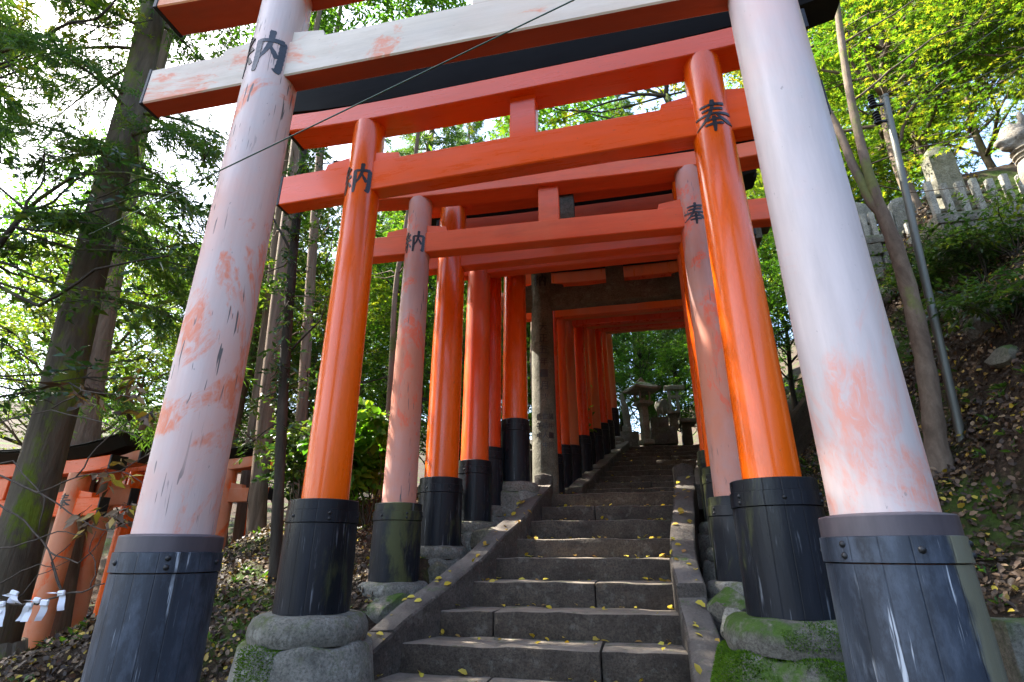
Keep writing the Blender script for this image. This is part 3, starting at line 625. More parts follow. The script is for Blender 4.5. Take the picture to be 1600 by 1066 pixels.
# gates of the lower path on the left
LOWP = [((104, 850), 5.3, 'pale orange torii gate of the lower path with a character on its pillar'), ((152, 850), 5.9, 'pinkish torii gate of the lower path beside the nearest sleeve'),
        ((196, 850), 6.7, 'bright orange torii gate of the lower path, third in its row'), ((262, 840), 8.0, 'lower path torii gate hidden mostly behind the nearest pillar'),
        ((352, 800), 7.4, 'lower path torii gate glimpsed between the nearest pillar and the thin trunks'), ((388, 790), 8.4, 'farthest lower path torii gate, seen between thin trunks')]
for i, ((X_, Yp), y, lb) in enumerate(LOWP):
    c = px(X_, Yp, y); top = px(X_, (745, 735, 742, 745, 738, 740)[i], y).z; b = top - 2.5
    torii(lb, y, c.x - 2.3, c.x, 3, .26, .23, .31, (b - .1, b - .1), b + .45, (top - .46, top - .26), (.45, .45), (top, top + .16), (.5, .5),
          (('low', 'low'), ('low', 'low'), ('g2', 'g2'))[i % 3], ('g2b', 'low', 'g2')[i % 3], None, None, ('slv2', 'slv2'), (.22, .22), (.25, .25), .17 if i == 0 else 0, None, 24, 'torii gates of the lower path', kh=.13, kov=.2, kd=.2, sthick=.2, nthick=.11)

# ------------------------------------------------------------------ vegetation tools
def unit(a): return a / np.maximum(np.linalg.norm(a, axis=-1, keepdims=True), 1e-9)
OVAL = (np.array([(0, 0, 0), (.21, .40, .07), (0, 1, -.06), (-.21, .40, .07), (0, .45, 0)]), np.array([(0, 1, 4), (1, 2, 4), (2, 3, 4), (3, 0, 4)]))
WIDE = (np.array([(0, 0, 0), (.30, .28, .08), (.26, .68, .05), (0, 1, -.12), (-.26, .68, .05), (-.30, .28, .08), (0, .5, 0)]), np.array([(0, 1, 6), (1, 2, 6), (2, 3, 6), (3, 4, 6), (4, 5, 6), (5, 0, 6)]))
def maple_tpl(n):
    vs_ = [(0, .18, 0)]; fs = []; an = np.linspace(-1.9, 1.9, n); ln = {3: [.5, .85, .5], 5: [.42, .62, .82, .62, .42]}[n]
    hw = (an[1] - an[0]) / 2
    vs_.append((.16 * math.sin(an[0] - hw), .18 + .16 * math.cos(an[0] - hw), 0))
    for a, l in zip(an, ln):
        vs_.append((l * math.sin(a), .18 + l * math.cos(a), -.10 * l)); vs_.append((.20 * math.sin(a + hw), .18 + .20 * math.cos(a + hw), .03))
    for k in range(n): fs += [(0, 1 + 2 * k, 2 + 2 * k), (0, 2 + 2 * k, 3 + 2 * k)]
    return np.array(vs_), np.array(fs)
MAPLE5, MAPLE3 = maple_tpl(5), maple_tpl(3)
def tuft_tpl(n=8, seed=1):
    rg = np.random.default_rng(seed); vs_ = []; fs = []
    for k in range(n):
        s = .55 * k / n; a = 2 * math.pi * k * .38; sp = .55; d = np.array([sp * math.cos(a), .75, sp * math.sin(a) * .8 - .12]); d /= np.linalg.norm(d)
        b = np.array([0, s, -.12 * s]); w_ = np.cross(d, [math.sin(a), .2, math.cos(a)]); w_ /= np.linalg.norm(w_); L = .52 * (1.1 - .4 * k / n)
        o = len(vs_); vs_ += [b - w_ * .030, b + w_ * .030, b + d * L]; fs.append((o, o + 1, o + 2))
    return np.array(vs_), np.array(fs)
TUFT = tuft_tpl()
class Leaves:
    def __init__(s): s.P = []; s.D = []; s.N = []; s.S = []; s.t = []
    def add(s, P, D, N, S, t): s.P.append(P); s.D.append(D); s.N.append(N); s.S.append(np.broadcast_to(S, len(P))); s.t.append(np.broadcast_to(t, len(P)))
    def mesh(s, name, tpl, mat):
        P, D, N, S, t = (np.concatenate(q) for q in (s.P, s.D, s.N, s.S, s.t))
        D = unit(D); X = unit(np.cross(D, N)); N = np.cross(X, D); tv, tf = tpl
        V = P[:, None] + S[:, None, None] * (tv[None, :, 0, None] * X[:, None] + tv[None, :, 1, None] * D[:, None] + tv[None, :, 2, None] * N[:, None])
        k = len(tv); Fc = tf[None] + (np.arange(len(P)) * k)[:, None, None]
        me = fast_mesh(name, V.reshape(-1, 3), Fc.reshape(-1, tf.shape[1]), np.repeat(np.clip(t, 0, 1), k)); me.materials.append(mat); return me
class Twigs:
    """thin three-sided twigs as plain arrays"""
    def __init__(s): s.a = []; s.b = []; s.r = []
    def add(s, a, b, r): s.a.append(a); s.b.append(b); s.r.append(np.broadcast_to(r, len(a)))
    def into(s, b):
        if not s.a: return
        A, C, r = np.concatenate(s.a), np.concatenate(s.b), np.concatenate(s.r)
        d = unit(C - A); u = unit(np.cross(d, np.array([.3, .5, .81]))); w_ = np.cross(d, u); V = []
        for k in range(3):
            a = 2 * math.pi * k / 3; V.append(A + (u * math.cos(a) + w_ * math.sin(a)) * r[:, None])
        V.append(C); V = np.stack(V, 1).reshape(-1, 3); n = len(A); o = len(b.v)
        b.v += [tuple(q) for q in V]
        for i in range(n):
            q = o + 4 * i; b.f += [(q, q + 1, q + 3), (q + 1, q + 2, q + 3), (q + 2, q, q + 3)]
        b.m += [0] * (3 * n)
def lobe(rg, lv, tw, c, rad, ntw, nlf, tl, ls, flat=.5, droop=0., tint=.4, tspread=.3, shell=.5, twr=.004, out=1.):
    c = np.asarray(c, float); rad = np.asarray(rad, float)
    q = unit(rg.normal(size=(ntw, 3))) * (rg.random((ntw, 1)) ** shell)
    P0 = c + q * rad; d = unit(q * rad * out / rad.max() + rg.normal(size=(ntw, 3)) * .6 + np.array([0, 0, -droop])); d[:, 2] *= (1 - .55 * flat); d = unit(d)
    tw.add(P0 - d * tl * .3, P0 + d * tl, twr)
    tb = np.clip(tint + rg.normal(size=(ntw, 1)) * tspread * .5, 0, 1)
    u = np.tile(np.linspace(.1, 1, nlf), (ntw, 1)) + rg.normal(size=(ntw, nlf)) * .04
    P = P0[:, None] + d[:, None] * (u * tl)[..., None]
    side = unit(np.cross(d, np.array([0, 0, 1.])) + 1e-6)[:, None] * np.where(np.arange(nlf) % 2, 1., -1.)[None, :, None]
    D = d[:, None] * .75 + side * .8 + rg.normal(size=(ntw, nlf, 3)) * .35 + np.array([0, 0, -droop * .5])
    N = np.array([0, 0, 1.]) * (.4 + flat) + rg.normal(size=(ntw, nlf, 3)) * (.75 - .45 * flat)
    S = ls * (.65 + .6 * rg.random((ntw, nlf)))
    t = np.clip(tb + rg.normal(size=(ntw, nlf)) * tspread * .4, 0, 1)
    n = ntw * nlf; lv.add(P.reshape(n, 3), D.reshape(n, 3), N.reshape(n, 3), S.reshape(n), t.reshape(n))
def curve_pts(p0, p1, rg, n=7, sag=0., wob=.06):
    p0, p1 = Vector(p0), Vector(p1); L = (p1 - p0).length; out = []; ph = [rg.uniform(0, 6.3) for _ in range(4)]
    for i in range(n + 1):
        t = i / n; p = p0.lerp(p1, t); e = math.sin(math.pi * t) * wob * L
        out.append(p + Vector((e * math.sin(t * 5 + ph[0]), e * math.sin(t * 4 + ph[1]), e * .6 * math.sin(t * 6 + ph[2]) - sag * L * math.sin(math.pi * t))))
    return out
def taper(a, b, n): return [a + (b - a) * i / n for i in range(n + 1)]
def trunk_rad(r0, r1, n, flare=.35): return [(r0 + (r1 - r0) * i / n) * (1 + flare * max(0, 1 - i / n * 9) ** 2) for i in range(n + 1)]
def assemble(root, tb, tw, lv, tpl, bmat, lmat, split=True):
    tb.build('trunk', bmat, root, smooth=True, fix=False)
    if tw.a:
        b = B(); tw.into(b); tag(b.build('twigs', M['twig'], root, fix=False), kind='stuff')
    if lv.P: link('crown', lv.mesh('crown', tpl, lmat), root)
    return root

def cedar_proto(seed, H=15., r0=.24, first=.26, spread=1.9, nb=84, dens=1., tint=.35):
    rg = np.random.default_rng(seed); r2 = random.Random(seed); tb = B(); lv = Leaves(); tw = Twigs(); root = empty('cedar_tree', (0, 0, 0))
    n = 22; pts = [Vector((.10 * math.sin(i * .5 + seed), .10 * math.sin(i * .4 + 2 * seed), H * i / n - .15)) for i in range(n + 1)]
    tb.tube(pts, trunk_rad(r0, .02, n), 14)
    for k in range(nb):
        t = first + (1 - first) * (k + r2.random()) / nb; z = H * t; a = k * 2.4 + r2.uniform(-.4, .4)
        L = spread * (1.08 - t) ** .75 * r2.uniform(.65, 1.2) + .12; x0 = np.interp(z, [p.z for p in pts], [p.x for p in pts]); y0 = np.interp(z, [p.z for p in pts], [p.y for p in pts])
        d = np.array([math.cos(a), math.sin(a), 0]); m = 6
        P = np.array([[x0, y0, z]]) + np.array([d * L * s + np.array([0, 0, .15 * L * s - .55 * L * s * s]) for s in np.linspace(0, 1, m + 1)])
        tb.tube([tuple(q) for q in P], taper(.028 * L / 1.5 + .006, .004, m), 4)
        nt_ = int(52 * L * dens) + 8; s = .22 + .78 * rg.random(nt_) ** .8
        base = np.stack([np.interp(s, np.linspace(0, 1, m + 1), P[:, j]) for j in range(3)], 1)
        sd_ = np.array([-d[1], d[0], 0]); off = rg.normal(size=nt_) * .26 * L * (1.15 - s)
        base = base + sd_ * off[:, None] + np.stack([np.zeros(nt_), np.zeros(nt_), -np.abs(off) * .35 + rg.normal(size=nt_) * .05 - .05], 1)
        D = d[None] * .6 + sd_[None] * np.sign(off)[:, None] * .5 + rg.normal(size=(nt_, 3)) * .35 + np.array([0, 0, -.45])
        lv.add(base, D, rg.normal(size=(nt_, 3)) * .5 + np.array([0, 0, 1]), .26 + .20 * rg.random(nt_), np.clip(tint + r2.uniform(-.15, .15) + rg.normal(size=nt_) * .16, 0, 1))
    return assemble(root, tb, tw, lv, TUFT, M['bark_cedar'], M['cedar'])

def spread_proto(kind, seed, H, R_, lobes_n, ntw, nlf, tl, ls, lrad, mat, tpl, bmat, tint=.4, tspread=.35, flat=.6, z0=.42, r0=.11, shell=.5):
    rg = np.random.default_rng(seed); r2 = random.Random(seed); tb = B(); lv = Leaves(); tw = Twigs(); root = empty(kind, (0, 0, 0))
    n = 9; pts = [Vector((.05 * H * math.sin(i * .5 + seed) * i / n, .05 * H * math.sin(i * .6 + 2 * seed) * i / n, H * .75 * i / n - .15)) for i in range(n + 1)]
    tb.tube(pts, trunk_rad(r0, r0 * .3, n), 10)
    for k in range(lobes_n):
        a = k * 2.4 + r2.uniform(-.5, .5); t = (k + .5) / lobes_n; z = H * (z0 + (1 - z0) * t); rr = R_ * math.sqrt(max(.06, 1 - ((t - .35) / .72) ** 2)) * r2.uniform(.35, 1.)
        c = Vector((math.cos(a) * rr, math.sin(a) * rr, z)); st = pts[min(n, max(2, int(n * (z / H - .12) / .75)))]
        cp = curve_pts(st, c, r2, 6, .05, .08); tb.tube(cp, taper(r0 * .38, .009, 6), 5)
        for e in range(3):
            q = c + Vector((r2.uniform(-1, 1) * lrad[0], r2.uniform(-1, 1) * lrad[1], r2.uniform(-1, 1) * lrad[2])) * .8
            tb.tube(curve_pts(cp[r2.randint(3, 5)], q, r2, 4, 0, .08), taper(.012, .004, 4), 3)
        lobe(rg, lv, tw, c, np.array(lrad) * r2.uniform(.75, 1.2), ntw, nlf, tl, ls, flat, .08, tint + r2.uniform(-.2, .2), tspread, shell)
    return assemble(root, tb, tw, lv, tpl, bmat, mat)

def place(proto, used, x, y, s, rz, sx=1., dz=-.1, z=None):
    o = proto if not used.get(proto.name) else copy_tree(proto)
    used[proto.name] = True
    o.location = (x, y, (gz(x, y) if z is None else z) + dz); o.rotation_euler = (0, 0, rz); o.scale = (s * sx, s * sx, s); return o
used = {}
CED = [cedar_proto(3), cedar_proto(8, 16, .27, .34, 2.1, 90), cedar_proto(21, 13, .2, .18, 1.7, 80)]
MAP = [spread_proto('maple_tree', 4, 6.5, 2.6, 26, 84, 10, .38, .092, (1.0, 1.0, .34), M['maple_far'], MAPLE3, M['bark_right'], .4, .45, .85),
       spread_proto('maple_tree', 9, 7.5, 3.0, 30, 84, 10, .38, .092, (1.05, 1.05, .36), M['maple_far'], MAPLE3, M['bark_right'], .5, .5, .85)]
BRD = [spread_proto('evergreen_tree', 5, 6.5, 2.0, 26, 52, 9, .34, .125, (.75, .75, .55), M['broad'], OVAL, M['bark_dark'], .45, .5, .45, .25),
       spread_proto('evergreen_tree', 12, 8, 2.3, 30, 52, 9, .34, .13, (.8, .8, .6), M['bush'], OVAL, M['bark_dark'], .4, .5, .45, .3)]
trees = []
def T_(kind, x, y, s, sx=1.):
    pool = {'c': CED, 'm': MAP, 'b': BRD}[kind[0]]; i = int(kind[1]); r2 = random.Random(len(trees) * 7 + 3)
    o = place(pool[i], used, x, y, s, r2.uniform(0, 6.28), sx); trees.append((kind, o)); return o
for a in [('c0', -7.6, 9.2, 1.0), ('c1', -5.2, 12.2, 1.0), ('c1', -12.5, 14, 1.05), ('c2', -8.6, 15.5, 1.1), ('c0', -3.4, 15.6, 1.), ('c1', -6.5, 20, 1.2),
          ('c2', -1.2, 16.8, 1.0), ('c1', .75, 19.5, 1.05), ('c0', 3.2, 21, 1.1), ('c2', 2.3, 15.8, .8), ('c0', -10, 21, 1.2), ('c1', -16, 18, 1.2), ('c0', 6.5, 18, .9), 
          ('b1', -3.9, 11.0, .95), ('m1', -9.6, 7.6, .9), ('b1', -2.7, 12.8, .9), ('b1', -.2, 18.2, .8), ('b0', 1.8, 18.2, .7), ('b1', -5.2, 16.5, 1.2), ('b1', 2.9, 13.6, .55),
          ('m0', 4.9, 8.6, .95), ('m1', 6.6, 10.8, 1.0), ('m0', 7.2, 7.0, .9), ('m1', 3.9, 11.6, .85), ('m1', 8.8, 9.2, 1.05), ('m0', 5.0, 13.6, 1.), ('m1', 9.8, 13.5, 1.2), ('m0', -10.8, 12.8, 1.2), ('m0', 7.8, 16.5, 1.3), ('m1', 11.5, 8.2, 1.1), ('c1', -10.6, 3.2, 1.4, 1.2), ('c0', -11.4, 1.0, 1.45, 1.25), ('m1', -6.9, 10.4, 1.0), ('b1', 3.3, 9.3, .42), ('b1', 3.2, 11.0, .5), ('b1', -7.8, 11.2, .55), ('b1', -3.1, 9.9, .42), ('b1', -9.2, 9.4, .55), ('b1', -5.4, 14.2, .7), ('b1', -2.4, 11.6, .5), ('b1', 1.5, 14.8, .38), ('b1', 2.3, 14.0, .36), ('b1', -.4, 14.6, .36), ('b1', .5, 16.2, .5), ('b1', -3.4, 21, 1.2), ('b1', 4.5, 24, 1.4), ('b0', -12, 24, 1.6), ('b1', -18, 13, 1.5), ('b1', 1.2, 24, 1.3)]:  # the two unseen cedars far left are added to shade the nearest gate
    T_(*a)
NAMES = {'c': ('tall cedar with drooping sprays', 'cedar tree', 'cedar trees of the wood'), 'm': ('yellow-green maple', 'maple tree', 'maples on the slopes'), 'b': ('leafy evergreen tree', 'tree', 'evergreens of the wood')}
for k, (nm, cat, grp) in NAMES.items():
    ls = sorted([o for kk, o in trees if kk[0] == k], key=lambda o: px_x(o.location))
    seen = lambda o: (np.asarray(o.location) @ fwv) > 1 and px_x(o.location) > -120
    for side, test in (('added beyond the left edge to shade the nearest gate', lambda o: not seen(o)), ('left of the stairs', lambda o: seen(o) and px_x(o.location) < 800), ('beyond the top of the stairs', lambda o: seen(o) and 800 <= px_x(o.location) < 1110), ('above the right-hand bank', lambda o: seen(o) and px_x(o.location) >= 1110)):
        sub = [o for o in ls if test(o)]
        for i, o in enumerate(sub):
            tag(o, ('%s %s, %s from the left' % (nm, side, ORD[i])) if len(sub) > 1 else '%s %s' % (nm, side), cat, grp)

# ------------------------------------------------------------------ the individual near trees
# big mossy cedar at the left
rgn = np.random.default_rng(77); rr_ = random.Random(77)
def pxpath(lst, Y): return [px(x, y, Y if not isinstance(Y, (list, tuple)) else Y[i]) for i, (x, y) in enumerate(lst)]
Yb = 3.75
path = pxpath([(14, 905), (44, 800), (88, 640), (132, 450), (178, 270), (208, 160), (235, 40), (262, -90), (300, -260), (345, -520), (400, -900)], Yb)
base = Vector((path[0].x, path[0].y, gz(path[0].x, path[0].y)))
mc = empty('mossy_cedar', base); tb = B(); lv = Leaves(); tw = Twigs()
loc = [p - base for p in path]; loc[0].z = min(loc[0].z, -.15)
tb.tube(loc, [.21, .165, .16, .158, .15, .145, .14, .13, .115, .09, .05], 18)
for a in range(7):
    an = a * .95 + .3; q = Vector((math.cos(an), math.sin(an), 0)); L = rr_.uniform(.4, .75)
    e = q * L; e.z = gz(base.x + e.x, base.y + e.y) - base.z - .06
    tb.tube([Vector((0, 0, .38)) + q * .12, q * .25 + Vector((0, 0, .14)), q * L * .7 + Vector((0, 0, (e.z) * .7 + .05)), e], [.13, .10, .065, .03], 8)
for k in range(85):
    z = rr_.uniform(2.2, 6.) if k < 17 else rr_.uniform(4.5, loc[-1].z); zs_ = [q.z for q in loc]; p0 = Vector([float(np.interp(z, zs_, [q[j] for q in loc])) for j in range(3)]); a = rr_.uniform(0, 6.28); L = rr_.uniform(.7, 1.7)
    d = np.array([math.cos(a), math.sin(a), 0]); P = np.array(p0) + np.array([d * L * s + np.array([0, 0, .12 * L * s - .5 * L * s * s]) for s in np.linspace(0, 1, 6)])
    tb.tube([tuple(q) for q in P], taper(.025, .004, 5), 5); nt_ = int(110 * L); s = .2 + .8 * rgn.random(nt_)
    bp = np.stack([np.interp(s, np.linspace(0, 1, 6), P[:, j]) for j in range(3)], 1); sd_ = np.array([-d[1], d[0], 0]); off = rgn.normal(size=nt_) * .22 * L * (1.2 - s)
    bp = bp + sd_ * off[:, None] + np.stack([0 * s, 0 * s, -np.abs(off) * .4 + rgn.normal(size=nt_) * .04], 1)
    lv.add(bp, d[None] * .6 + sd_[None] * np.sign(off)[:, None] * .5 + rgn.normal(size=(nt_, 3)) * .3 + np.array([0, 0, -.5]), rgn.normal(size=(nt_, 3)) * .5 + np.array([0, 0, 1]), .15 + .13 * rgn.random(nt_), np.clip(.4 + rgn.normal(size=nt_) * .2, 0, 1))
assemble(mc, tb, tw, lv, TUFT, M['bark_moss'], M['cedar']); tag(mc, 'big mossy trunked cedar at the left edge with spreading roots', 'cedar tree')

def near_tree(name, label, cat, trunk, Yt, radii, limbs, lobes, tpl, bmat, lmat, seed, prm, n=14):
    """trunk and limbs follow pixel paths at given distances; lobes = (x, y, Y, rad)"""
    rg = np.random.default_rng(seed); r2 = random.Random(seed)
    path = pxpath(trunk, Yt); base = path[0].copy(); base.z = gz(base.x, base.y); path[0].z = base.z - .12
    root = empty(name, base); tb = B(); lv = Leaves(); tw = Twigs()
    sm = []
    for i in range(len(path) - 1):
        for k in range(4): sm.append((path[i].lerp(path[i + 1], k / 4) - base, radii[i] + (radii[i + 1] - radii[i]) * k / 4))
    sm.append((path[-1] - base, radii[-1]))
    for it in range(2): sm = [sm[0]] + [((sm[i - 1][0] + sm[i][0] * 2 + sm[i + 1][0]) / 4, sm[i][1]) for i in range(1, len(sm) - 1)] + [sm[-1]]
    tb.tube([p for p, r in sm], [r * (1 + .06 * math.sin(i * 2.3 + seed)) for i, (p, r) in enumerate(sm)], n)
    for lp, ly, r0, r1 in limbs:
        pp = [q - base for q in pxpath(lp, ly)]; cc = [pp[0]]
        for i in range(len(pp) - 1):
            for k in (1, 2, 3): cc.append(pp[i].lerp(pp[i + 1], k / 3) + Vector((r2.uniform(-1, 1), r2.uniform(-1, 1), r2.uniform(-1, 1))) * .012)
        tb.tube(cc, taper(r0, r1, len(cc) - 1), 8)
    for (x, y, Y, rad, *tn) in lobes:
        c = px(x, y, Y) - base; near = min((p for p, r in sm), key=lambda p: (p - c).length + (0 if p.z < c.z + .3 else 1.5))
        if tn[1:] != [0]: tb.tube(curve_pts(near, c, r2, 6, .03, .06), taper(min(.02, rad[0] * .035), .004, 6), 5)
        for e in range(4):
            q = c + Vector((r2.uniform(-1, 1) * rad[0], r2.uniform(-1, 1) * rad[1], r2.uniform(-1, 1) * rad[2])) * .85
            tb.tube(curve_pts(c, q, r2, 4, 0, .08), taper(.006, .0025, 4), 3)
        pr = dict(prm); ntw = int(pr.pop('dens') * (rad[0] * rad[1] + rad[0] * rad[2] + rad[1] * rad[2]))
        lobe(rg, lv, tw, c, rad, ntw, pr.pop('nlf'), pr.pop('tl'), pr.pop('ls'), tint=(tn[0] if tn else .4), **pr)
    assemble(root, tb, tw, lv, tpl, bmat, lmat); return tag(root, label, cat)
# dark glossy evergreen in front of the mossy trunk
near_tree('evergreen_shrub', 'dark glossy-leaved evergreen reaching across the mossy trunk', 'tree', [(-150, 900), (-110, 640), (-40, 430), (40, 330)], 3.0, [.06, .05, .035, .02],
    [([(40, 330), (120, 270), (200, 270), (300, 300)], 3.1, .018, .006), ([(-40, 430), (60, 480), (150, 420), (260, 400)], 3.1, .018, .006), ([(-110, 640), (0, 620), (110, 600), (180, 640)], 3.2, .014, .005)],
    [(70, 240, 3.0, (.42, .3, .2), .3), (170, 260, 3.1, (.42, .3, .18), .3), (270, 300, 3.2, (.36, .3, .18), .3), (60, 350, 3.1, (.40, .3, .22), .35), (170, 350, 3.2, (.40, .3, .17), .3), (250, 390, 3.3, (.36, .3, .17), .4), (320, 250, 3.4, (.25, .25, .2), .5), (60, 440, 3.3, (.40, .3, .16), .55), (160, 470, 3.4, (.4, .3, .16), .6),
     (40, 610, 3.3, (.40, .25, .17), .25), (130, 590, 3.4, (.30, .25, .12), .35), (230, 560, 3.6, (.35, .25, .2), .5), (20, 520, 3.3, (.3, .25, .12), .5), (230, 460, 3.6, (.4, .25, .2), .55), (300, 420, 3.7, (.3, .25, .25), .6), (-40, 230, 3., (.4, .3, .25), .3), (-40, 380, 3., (.4, .3, .25), .3)],
    OVAL, M['bark_dark'], M['broad'], 31, dict(dens=62, nlf=7, tl=.22, ls=.088, flat=.45, droop=.25, tspread=.35, twr=.0025, shell=.4))
# maple sprays hanging in at the top left
near_tree('maple_tree', 'maple whose branch hangs in at the top left corner', 'maple tree', [(-420, 900), (-380, 500), (-280, 250), (-140, 140)], 2.9, [.09, .075, .05, .03],
    [([(-140, 140), (0, 82), (60, 62), (110, 36), (150, 32), (185, -5), (230, -90)], 2.9, .022, .008), ([(110, 36), (170, 42), (240, 32)], 2.9, .009, .003), ([(0, 82), (40, 140), (110, 190)], 3.0, .008, .003)],
    [(40, 30, 3.0, (.45, .35, .12), .45), (130, 10, 3.1, (.4, .35, .12), .5), (20, 120, 3.2, (.35, .3, .10), .45), (90, 80, 3.4, (.4, .3, .12), .5), (200, 30, 3.5, (.35, .3, .12), .4), (60, -60, 3.0, (.6, .4, .15), .5), (-60, 60, 3., (.5, .4, .15), .5), (190, 100, 3.8, (.4, .3, .15), .4), (250, -20, 3.6, (.4, .3, .15), .5)],
    MAPLE5, M['bark_dark'], M['maple'], 32, dict(dens=110, nlf=7, tl=.24, ls=.072, flat=.85, tspread=.45, twr=.002, shell=.5))
# thin ivy-covered tree between the first two gates, and bare cedar trunks behind it
near_tree('ivy_tree', 'thin dark trunk wrapped in leaves between the first two left pillars', 'tree', [(427, 935), (436, 760), (445, 560), (458, 400), (472, 250), (490, 80)], 4.25, [.052, .046, .048, .045, .04, .03],
    [([(458, 400), (420, 330), (395, 270)], 4.25, .016, .006), ([(445, 560), (500, 500), (530, 430)], 4.3, .012, .004)],
    [(452, 470, 4.2, (.12, .12, .34), .3, 0), (462, 370, 4.2, (.14, .12, .34), .3, 0), (440, 570, 4.2, (.12, .12, .3), .3, 0), (478, 260, 4.2, (.16, .14, .35), .3, 0), (395, 290, 4.2, (.25, .2, .2), .4), (415, 620, 4.3, (.22, .15, .12), .7), (480, 590, 4.4, (.22, .15, .15), .6), (480, 680, 4.4, (.22, .15, .15), .7), (395, 690, 4.4, (.22, .15, .12), .7), (500, 490, 4.5, (.25, .2, .2), .5), (400, 440, 4.4, (.25, .2, .25), .5), (510, 330, 4.5, (.25, .2, .3), .5)],
    OVAL, M['bark_dark'], M['broad'], 33, dict(dens=260, nlf=7, tl=.13, ls=.062, flat=.4, droop=.2, tspread=.4, twr=.002, shell=.45))
for i, (pth, Yt, rad, lb) in enumerate([
    ([(395, 905), (403, 780), (420, 600), (440, 420), (466, 200)], 6.6, [.135, .12, .11, .105, .09], 'bare brown cedar trunk left of the thin dark trunk'),
    ([(372, 860), (385, 740), (408, 560), (430, 380), (450, 200)], 8.2, [.085, .08, .075, .07, .06], 'slim pale trunk next to the nearest left pillar'),
    ([(462, 860), (468, 700), (480, 520), (492, 340), (505, 180)], 7.4, [.10, .09, .085, .08, .07], 'pale trunk just left of the glossy orange pillar'),
    ([(112, 860), (120, 740), (136, 600), (170, 420), (215, 200)], 5.6, [.24, .21, .20, .19, .16], 'straight reddish cedar trunk right behind the mossy trunk'),
    ([(600, 700), (612, 560), (622, 430), (640, 300), (668, 120)], 7.2, [.05, .045, .042, .038, .03], 'slender crooked trunk seen left of the worn pink pillar'),
    ([(893, 770), (835, 640), (832, 560), (834, 480), (838, 380)], 9.5, [.06, .05, .05, .05, .04], 'thin trunk in the gap left of the stone torii')]):
    path = pxpath(pth, Yt); base = path[0].copy(); base.z = gz(base.x, base.y); path[0].z = base.z - .1
    if i == 5: path[0].x = path[1].x; base.x = path[1].x
    root = empty('tree', base); r2 = random.Random(i); tb = B(); sm = []
    for a in range(len(path) - 1):
        for k in range(4): sm.append(path[a].lerp(path[a + 1], k / 4) - base)
    sm.append(path[-1] - base); rd = np.interp(np.linspace(0, 1, len(sm)), np.linspace(0, 1, len(rad)), rad)
    if i == 4: sm = [p + Vector((.025 * math.sin(k * .7), 0, 0)) for k, p in enumerate(sm)]
    top = sm[-1] + Vector((0, 0, 4)); tb.tube(sm + [top], list(rd) + [.03], 12); lv = Leaves(); tw = Twigs(); rg = np.random.default_rng(100 + i)
    for k in range(14):
        q = sm[r2.randint(len(sm) // 2, len(sm) - 1)]; e = q + Vector((r2.uniform(-.8, .8), r2.uniform(-.8, .8), r2.uniform(-.1, .4)))
        tb.tube(curve_pts(q, e, r2, 4, 0, .1), taper(.014, .003, 4), 4)
    for k in range(9):
        c = top + Vector((r2.uniform(-1.2, 1.2), r2.uniform(-1.2, 1.2), r2.uniform(-2.6, .5))); lobe(rg, lv, tw, c, (.8, .8, .4), 60, 8, .35, .12, .5, .2, .4, .3)
    assemble(root, tb, tw, lv, OVAL, M['bark_cedar'], M['bush'] if i != 3 else M['broad']); tag(root, lb, 'tree')
# forked tree on the right bank
RT = near_tree('forked_tree', 'brown forked tree leaning over the right bank beside the metal pole', 'tree', [(1472, 772), (1462, 690), (1450, 590), (1425, 470), (1398, 380), (1372, 318), (1352, 255), (1330, 160), (1315, 70), (1300, -60)], 4.45, [.115, .072, .066, .062, .058, .046, .038, .035, .032, .026],
    [ ([(1402, 392), (1372, 330), (1345, 285), (1310, 205), (1270, 120), (1200, -20)], [4.45, 4.46, 4.5, 4.6, 4.7, 4.9], .048, .025),
     ([(1330, 160), (1390, 110), (1460, 60), (1560, 20)], 4.6, .012, .004), ([(1315, 70), (1400, 20), (1480, -40)], 4.6, .012, .004), ([(1352, 260), (1440, 230), (1520, 215)], 4.7, .008, .003), ([(1345, 285), (1420, 300), (1520, 290)], 4.7, .007, .003)],
    [(1420, 60, 5.0, (.5, .45, .14), 0.39, 0), (1520, 40, 5.0, (.5, .4, .14), 0.39, 0), (1360, 20, 5.2, (.5, .4, .14), 0.42, 0), (1450, 150, 5.4, (.5, .4, .14), 0.33, 0), (1560, 130, 5.3, (.5, .4, .14), 0.33, 0), (1380, 130, 5.6, (.45, .4, .14), 0.45, 0), (1300, -80, 4.8, (.7, .6, .2), 0.33, 0), (1480, -100, 4.8, (.8, .6, .2), 0.33, 0), (1430, 220, 5.8, (.5, .4, .14), 0.26, 0), (1530, 200, 5.8, (.4, .4, .12), 0.29, 0)],
    MAPLE5, M['bark_right'], M['maple'], 34, dict(dens=105, nlf=8, tl=.26, ls=.058, flat=.85, tspread=.5, twr=.002, shell=.5))
